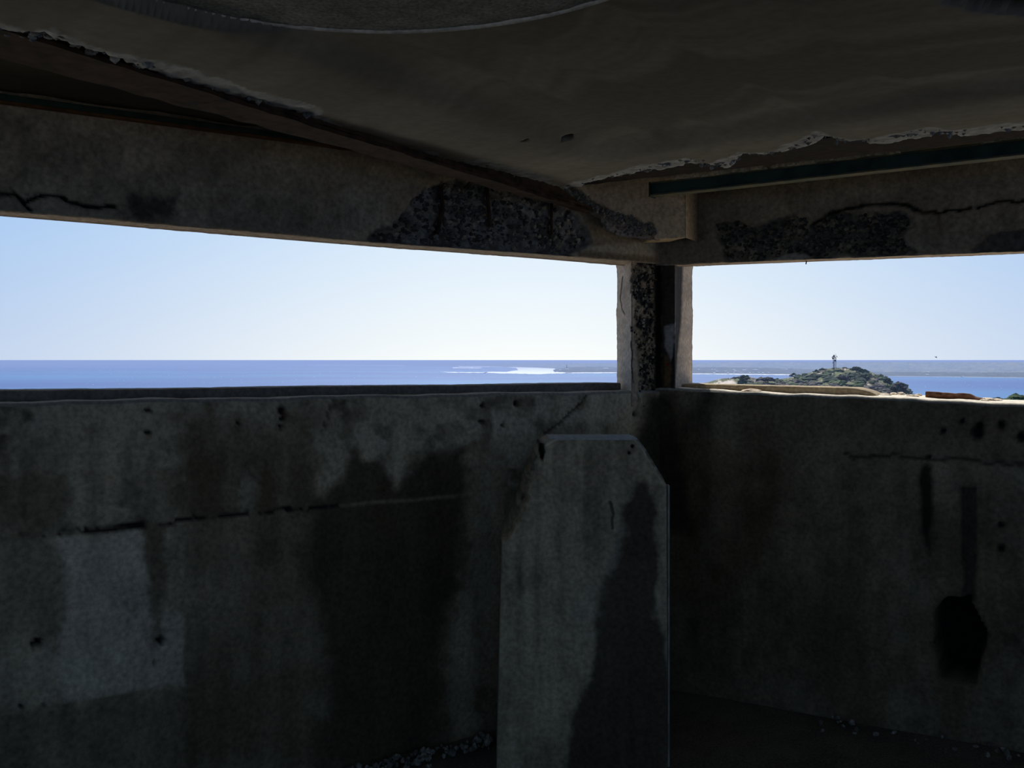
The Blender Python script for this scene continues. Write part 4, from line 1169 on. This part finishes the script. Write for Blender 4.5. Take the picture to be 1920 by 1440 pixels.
# scattered whitecaps
g = np.random.default_rng(51); cs, rs = [], []
for _ in range(420):
    y = g.uniform(690, 735); x = g.uniform(150, 1160) if g.random() < .85 else g.uniform(1700, 1920)
    if y < 703 and x > 800: continue
    D = dist_of(y); cs.append(((x - CX) / F * D, D, SEA)); rs.append(D / F * g.uniform(.25, .7))
link('whitecaps', blobs('whitecaps', cs, rs, np.tile(np.array((.85, .87, .9)), (len(cs), 1)), .3, (1.6, .6, .35)), M_LAND, kind='stuff', label='tiny white wave crests scattered over the blue sea', category='whitecaps')

# houses along the near shore
def house(name, x, y, wpx, hpx, label, group):
    ysh, yt = np.interp(x, near_x, near_s), np.interp(x, near_x, near_t)
    w = float(np.clip((ysh - y) / max(ysh - yt, .5), 0.02, 1.3)) ** (1 / .85)
    D = dist_of(ysh) * (1 + .25 * w) - 60
    base = on_y(x, y + hpx * .5, D); wd, hd = wpx * D / F, hpx * D / F
    root = empty(name, tuple(base), label=label, category='house', group=group)
    a = [(-wd / 2, -4, -2), (wd / 2, -4, -2), (wd / 2, 4, -2), (-wd / 2, 4, -2)]; b = [(p, q, hd * .6) for p, q, _ in a]
    link('wall', prism('wall', a, b), M_WHITEWALL, root)
    V = [(-wd / 2 - .4, -4.6, hd * .6), (wd / 2 + .4, -4.6, hd * .6), (wd / 2 + .4, 4.6, hd * .6), (-wd / 2 - .4, 4.6, hd * .6), (-wd / 2 - .4, 0, hd), (wd / 2 + .4, 0, hd)]
    link('roof', raw_mesh('roof', V, [[0, 1, 5, 4], [2, 3, 4, 5], [0, 4, 3], [1, 2, 5], [3, 2, 1, 0]]), M_ROOF, root)
ORD = ['first', 'second', 'third', 'fourth', 'fifth', 'sixth', 'seventh', 'eighth', 'ninth', 'tenth']
row = [(1339, 699, 2.6, 1.8), (1365, 698.8, 3.4, 1.8), (1376, 698.7, 2, 2.2), (1388.5, 698.8, 1.8, 1.8), (1406, 699.2, 2.6, 1.8), (1412, 698.9, 2.2, 2.2), (1422.5, 698.9, 2.2, 2.2), (1430, 698.9, 3.4, 2), (1441.5, 699, 2.2, 2)]
for i, q in enumerate(row):
    house('house', *q, ORD[i] + ' tiny white house from the pillar in the row at the waterline', 'white houses between pillar and hill')
row = [(1335, 692.8, 2.2, 1.6), (1340.5, 693.4, 2.6, 1.6), (1344, 696.6, 4.5, 1.8), (1361, 696, 4, 1.2), (1376, 693.4, 4, 1.8), (1378.5, 695.8, 4.6, 1.6), (1384.5, 696.4, 2.6, 1.4)]
for i, q in enumerate(row):
    house('house', *q, ORD[i] + ' small white house from the pillar on the slope above the waterline row', 'white houses between pillar and hill')
for q, lb in (((1310, 693.6, 2.4, 2.6), 'lone white house closest to the right side of the pillar'), ((1395.5, 694, 6.5, 2.4), 'big white building with a pitched roof on the town slope'),
              ((1416, 693.4, 9, 1.8), 'longest low white building on the town slope'), ((1474.5, 692.8, 2.8, 2), 'white house on the wooded rise nearest the hill')):
    house('house', *q, lb, 'white houses between pillar and hill')
for x, y, w, h, lb in ((1063, 692.4, 4.5, 2.2, 'white house below the lighthouse on the wooded point'), (1050, 693.9, 3.5, 1.8, 'pale building at the tip of the wooded point beside the surf'),
                       (1136, 691.2, 8, 2.6, 'long white building on the wooded point near the pillar'), (1738, 702.6, 5, 2, 'white building low on the shore right of the hill'),
                       (1804.5, 706.2, 2.6, 2, 'lone white house at the waterline right of the hill'), (1740.5, 698.0, 3, 1.6, 'small white house on the slope above the shore right of the hill')):
    house('house', x, y, w, h, lb, 'scattered white buildings across the bay')
def lighthouse():
    D = 4150.0; b = on_y(1062.6, 688.8, D); k = D / F
    root = empty('lighthouse', tuple(b), label='tiny pale lighthouse tower rising from the wooded point', category='lighthouse')
    link('tower', tube('tower', [(0, 0, -3), (0, 0, 3.6 * k)], .75 * k, 10, .5 * k), M_TOWER, root)
    link('gallery', tube('gallery', [(0, 0, 3.5 * k), (0, 0, 3.9 * k)], .8 * k, 10), M_TOWER, root)
    link('lantern', tube('lantern', [(0, 0, 3.9 * k), (0, 0, 5.0 * k), (0, 0, 5.6 * k)], .5 * k, 10, .1 * k), M_TOWER, root)
lighthouse()

# the scrub-covered hill
HX = [1290, 1312, 1330, 1345, 1360, 1375, 1392, 1404, 1420, 1440, 1462, 1480, 1500, 1520, 1540, 1560, 1580, 1596, 1606, 1620, 1634, 1648, 1658, 1666, 1672, 1684, 1694, 1704, 1712, 1722, 1740]
HT = [726, 720, 716, 711.5, 709, 709.5, 706, 706, 710, 709.5, 711, 708, 703.5, 698.5, 693.5, 690.5, 689.5, 690.5, 690.5, 693.5, 698, 703.5, 706.5, 711, 719, 719, 720.5, 728, 738, 745, 756]
def hill_pt(x, w):
    """point on the hill face: w 0 at the hidden foot, 1 at the crest"""
    yt = np.interp(x, HX, HT); D = 520 + 180 * w
    y = 775 + (yt - 775) * np.clip(w, 0, 1) ** .8
    return np.stack([(x - CX) / F * D, D + 0 * x, EYE + (HY - y) * D / F], -1)
def hill():
    X = np.arange(HX[0], HX[-1] + .1, 1.5); W = np.concatenate([np.linspace(0, 1, 56), [1.06, 1.2, 1.6]])
    P = np.zeros((len(X), len(W), 3)); c = np.zeros_like(P)
    for j, w in enumerate(W):
        p = hill_pt(X, min(w, 1.0) + 0 * X)
        if w > 1:
            p[:, 1] += (w - 1) * 150; p[:, 2] -= ((w - 1) * 14) ** 1.5 + (w - 1) * 10
        n = fbm(X / 9, 0 * X + w * 16, 0, 271)
        p[:, 2] += (n - .5) * 2.4 * (w < .97)
        P[:, j] = p
        k = fbm(X / 22, 0 * X + w * 12, 0, 272); k2 = fbm(X / 6, 0 * X + w * 26, 0, 273)
        cc = mixc(rgb(np.array((.105, .115, .050)), .6 + .8 * n), np.array((.12, .095, .075)), sstep(.45, .65, k) * .8)
        cc = mixc(cc, np.array((.52, .43, .33)), sstep(.66, .72, k2) * .9)
        p_x, p_y = to_px(p)
        dune = mask(p_x, p_y, [(1330, 722), (1350, 714), (1365, 716), (1374, 711), (1385, 722), (1380, 726)], 2, 4, 6, 274)
        cc = mixc(cc, np.array((.62, .52, .42)), dune * sstep(.35, .5, k2))
        c[:, j] = cc
    o = link('hill', grid_mesh('hill', P, np.clip(c, 0, 1)), M_HILL, kind='structure', label='rounded scrub covered hill with a mast on top beyond the right opening', category='hill')
    g = np.random.default_rng(61)
    n = 2600
    x = g.uniform(1318, 1724, n); w = g.uniform(.42, 1.0, n) ** .8
    P = hill_pt(x, w); pxx, pyy = to_px(P)
    dens = fbm(pxx / 14, pyy / 7, 0, 275)
    keep = (dens > .40) & ~((pxx > 1335) & (pxx < 1392) & (pyy > 711))
    P, x, w, dens = P[keep], x[keep], w[keep], dens[keep]
    m = len(P); r = g.uniform(.7, 2.1, m) * (.6 + .9 * (dens - .4) * 3)
    r = np.where(w > .93, r * .75, r)
    k = g.random((m, 1)); tone = fbm(P[:, 0] / 9, P[:, 2] / 5, 0, 276)[:, None]
    pal = np.where(tone < .45, np.array([[.035, .055, .030]]), np.where(tone < .56, np.array([[.075, .10, .035]]), np.array([[.10, .085, .07]])))
    P[:, 2] += r * .25 - .5
    link('scrub', blobs('scrub', P, r, pal * g.uniform(.65, 1.4, (m, 1)), .3, (1.3, 1.0, .75), smooth=False), M_SCRUB, o, kind='stuff')
    # sandy bare spots and the light track
    return o
hill()

def shrub(name, x, y, D, wpx, hpx, n, seed, label, cols, stem=True, group=None):
    """one bush: trunk and a crown of leaf clumps; x, y is the top in the photograph"""
    g = np.random.default_rng(seed); k = D / F
    base = on_y(x, y + hpx, D)
    root = empty(name, tuple(base), label=label, category='shrub')
    if group: root['group'] = group
    link('stem', tube('stem', [(0, 0, -hpx * k * .3), (0, 0, hpx * k * .5)], wpx * k * .05, 6, wpx * k * .02), flat_mat('bark', (.06, .045, .035), .9, 2, .3), root)
    a = g.random(n) * 2 * math.pi; q = np.sqrt(g.random(n)); h = g.random(n)
    env = np.sqrt(np.clip(1 - h ** 2, 0, 1)) * (.55 + .45 * np.minimum(1, h * 4 + .3))
    C = np.stack([np.cos(a) * q * env * wpx * k / 2, np.sin(a) * q * env * wpx * k / 2, (.18 + .74 * h) * hpx * k], -1)
    R = g.uniform(.06, .13, n) * wpx * k
    t = g.random((n, 1))
    cc = np.where(t < .5, np.array([cols[0]]), np.array([cols[1]])) * g.uniform(.6, 1.4, (n, 1))
    link('foliage', blobs('foliage', C, R, cc, .4, (1.2, 1.2, .7)), M_SCRUB, root, kind='stuff')
DG = ((.03, .05, .028), (.06, .075, .035)); PG = ((.05, .05, .045), (.085, .075, .06))
shrub('coastal_shrub', 1686, 716.5, 610, 30, 22, 120, 71, 'dark rounded shrub on the low knoll at the right foot of the hill', PG)
shrub('coastal_shrub', 1664, 708, 640, 16, 12, 70, 72, 'dark shrub on the right shoulder of the hill above the knoll', DG)
shrub('coastal_shrub', 1605, 688.0, 690, 24, 9, 80, 73, 'low dark thicket on the hill crest right of the mast', DG)
shrub('coastal_tree', 1488, 699.0, 680, 9, 5, 40, 74, 'small flat topped tree leaning out on the left flank of the hill', DG)
shrub('coastal_tree', 1483, 702.0, 675, 8, 4.5, 40, 75, 'lowest flat topped tree at the left end of the hill crest', DG)
shrub('coastal_shrub', 1395, 704.0, 660, 22, 9, 70, 76, 'bushy knob on the dune ridge left of the hill', DG)
shrub('coastal_shrub', 1440, 708.0, 660, 26, 7, 70, 77, 'low shrub on the saddle between dune ridge and hill', PG)
shrub('coastal_shrub', 1578, 703.5, 640, 26, 12, 90, 78, 'large dark shrub in the middle of the hill slope below the mast', PG)
shrub('coastal_shrub', 1622, 701.5, 650, 20, 10, 80, 79, 'dark olive shrub on the upper right slope of the hill', DG)
shrub('coastal_shrub', 1908, 743.0, 62, 60, 30, 320, 80, 'dark green bush just beyond the far right end of the sill', ((.030, .055, .025), (.055, .085, .035)))
shrub('coastal_shrub', 1868, 746.5, 70, 46, 24, 260, 81, 'lower dark green bush beside the sill fragment end', ((.025, .05, .03), (.045, .07, .035)))

# radio mast on the hill
def mast():
    D = 690.0; k = D / F
    base = on_y(1564.5, 692.5, D)
    root = empty('radio_mast', tuple(base), label='steel radio mast with crossarms and antennas on the hill top', category='mast')
    X = lambda px: (px - 1564.5) * k
    Z = lambda py: (692.5 - py) * k
    for x, y0, r in ((1563.4, 667.5, .20), (1566.8, 670, .11)):
        for dy in (-.8, .8):
            link('leg', tube('leg', [(X(x), dy, -1.5), (X(x), dy, Z(y0))], r, 6), M_TOWER, root)
    for y in (685, 679, 674):
        link('brace', tube('brace', [(X(1563.4), -.8, Z(y)), (X(1566.8), .8, Z(y - 2))], .07, 5), M_TOWER, root)
    link('head', prism('head', [(X(1562.6), -1, Z(669.2)), (X(1564.8), -1, Z(669.2)), (X(1564.8), 1, Z(669.2)), (X(1562.6), 1, Z(669.2))], [(X(1563), -.7, Z(665.8)), (X(1564.4), -.7, Z(665.8)), (X(1564.4), .7, Z(665.8)), (X(1563), .7, Z(665.8))]), M_TOWER, root)
    link('crossarm', tube('crossarm', [(X(1559.6), 0, Z(670.2)), (X(1563.6), 0, Z(667.0))], .24, 6), M_TOWER, root)
    link('crossarm', tube('crossarm', [(X(1566.6), 0, Z(667.2)), (X(1570.6), 0, Z(669.6))], .18, 6), M_TOWER, root)
    link('crossarm', tube('crossarm', [(X(1560.5), 0, Z(680.3)), (X(1563.4), 0, Z(680.3))], .2, 6), M_TOWER, root)
    link('hoop', tube('hoop', [(X(1563.6), 0, Z(672)), (X(1564.6), 0, Z(670.4)), (X(1566.2), 0, Z(670.2)), (X(1567.6), 0, Z(672))], .22, 6), M_TOWER, root)
    arms = [o for o in root.children if o.name.startswith(('crossarm', 'head'))]
    for x, y0, y1, k_ in ((1560.4, 674.5, 670, 1), (1567.0, 679, 663.5, 2), (1564.0, 667, 664.0, 0)):
        link('antenna', tube('antenna', [(X(x), 0, Z(y0)), (X(x), 0, Z(y1))], .10, 5), M_TOWER, arms[k_])
    link('dish', tube('dish', [(X(1565.4), -.9, Z(676)), (X(1565.4), -.5, Z(676))], .55, 10), M_TOWER, root)
    link('dish', tube('dish', [(X(1561.0), -.9, Z(671.8)), (X(1561.0), -.5, Z(671.8))], .55, 10), M_TOWER, arms[1])
mast()

def bird():
    D = 120.0; k = D / F; p = on_y(1755, 670, D)
    root = empty('bird', tuple(p), label='tiny grey bird flying in the sky right of the mast', category='bird')
    link('body', blobs('body', [(0, 0, 0), (.10, 0, -.05), (-.06, 0, .04)], [.075, .05, .045], np.tile(np.array((.2, .2, .2)), (3, 1)), .05, (1.2, .8, .8), True, True), M_BIRD, root)
    for s in (-1, 1):
        V = [(-.05, 0, 0), (.07, 0, 0), (-.02, s * .2, .10), (-.09, s * .42, .14), (.03, s * .2, .10), (-.05, 0, .015), (.07, 0, .015), (-.02, s * .2, .115), (.03, s * .2, .115)]
        link('wing', raw_mesh('wing', V, [[0, 1, 4, 2], [2, 4, 3], [5, 7, 8, 6], [7, 3, 8], [0, 2, 7, 5], [1, 6, 8, 4], [2, 3, 7], [4, 8, 3]]), M_BIRD, root)
bird()

# the sandy ground that falls away from the lookout down to the water
def ground():
    R = np.concatenate([np.linspace(2.5, 30, 24), np.linspace(34, 280, 30)]); A = np.linspace(-math.pi, math.pi, 97)
    rr, aa = np.meshgrid(R, A, indexing='ij')
    x, y = rr * np.sin(aa), rr * np.cos(aa) + 1.0
    z = EYE - 3.1 - .15 * np.maximum(rr - 4, 0) + (fbm(x / 8, y / 8, 0, 281) - .5) * 1.2 * sstep(4, 14, rr)
    c = mixc(rgb(np.array((.34, .29, .20)), .7 + .6 * fbm(x / 2, y / 2, 0, 282)), np.array((.09, .10, .05)), sstep(.42, .6, fbm(x / 5, y / 5, 0, 283)) * .85)
    link('ground', grid_mesh('ground', np.stack([x, y, z], -1), np.clip(c, 0, 1), flip=True), M_HILL, kind='structure', label='sandy scrub slope falling away outside below the sills', category='ground')
ground()

tp = [(-9, -16), (11, -16), (11, 3.0), (4.5, 9.5), (-2.0, 9.0), (-9, 2.0)]  # sunlit slab added out of view to bounce light indoors
link('bounce_slab', prism('bounce_slab', [(x, y, -2.6) for x, y in tp], [(x, y, -.10) for x, y in tp]), flat_mat('pale_bounce_paving', (.46, .41, .32), .95, 1.5, .2), kind='structure', label='pale sandy terrace added unseen round the lookout to bounce light in', category='bounce_slab')

# haze lying over the bay
def haze():
    m = bpy.data.materials.new('sea_haze'); m.use_nodes = True
    n, l = m.node_tree.nodes, m.node_tree.links; n.clear()
    v = n.new('ShaderNodeVolumeScatter'); v.inputs['Density'].default_value = HAZE_DENSITY; v.inputs['Anisotropy'].default_value = .3
    v.inputs['Color'].default_value = (.40, .51, .85, 1)
    q = n.new('ShaderNodeVolumeAbsorption'); q.inputs['Density'].default_value = HAZE_DENSITY; q.inputs['Color'].default_value = (.40, .51, .85, 1)
    ad = n.new('ShaderNodeAddShader'); l.new(v.outputs[0], ad.inputs[0]); l.new(q.outputs[0], ad.inputs[1])
    o = n.new('ShaderNodeOutputMaterial'); l.new(ad.outputs[0], o.inputs['Volume'])
    a = [(-60000, 330, SEA - 2), (60000, 330, SEA - 2), (60000, 80000, SEA - 2), (-60000, 80000, SEA - 2)]; b = [(x, y, EYE - 1.5 + .0027 * (y - 330)) for x, y, _ in a]
    link('haze', prism('haze', a, b), m, kind='stuff', label='thin blue white haze lying over the bay and far coast', category='haze')
haze()
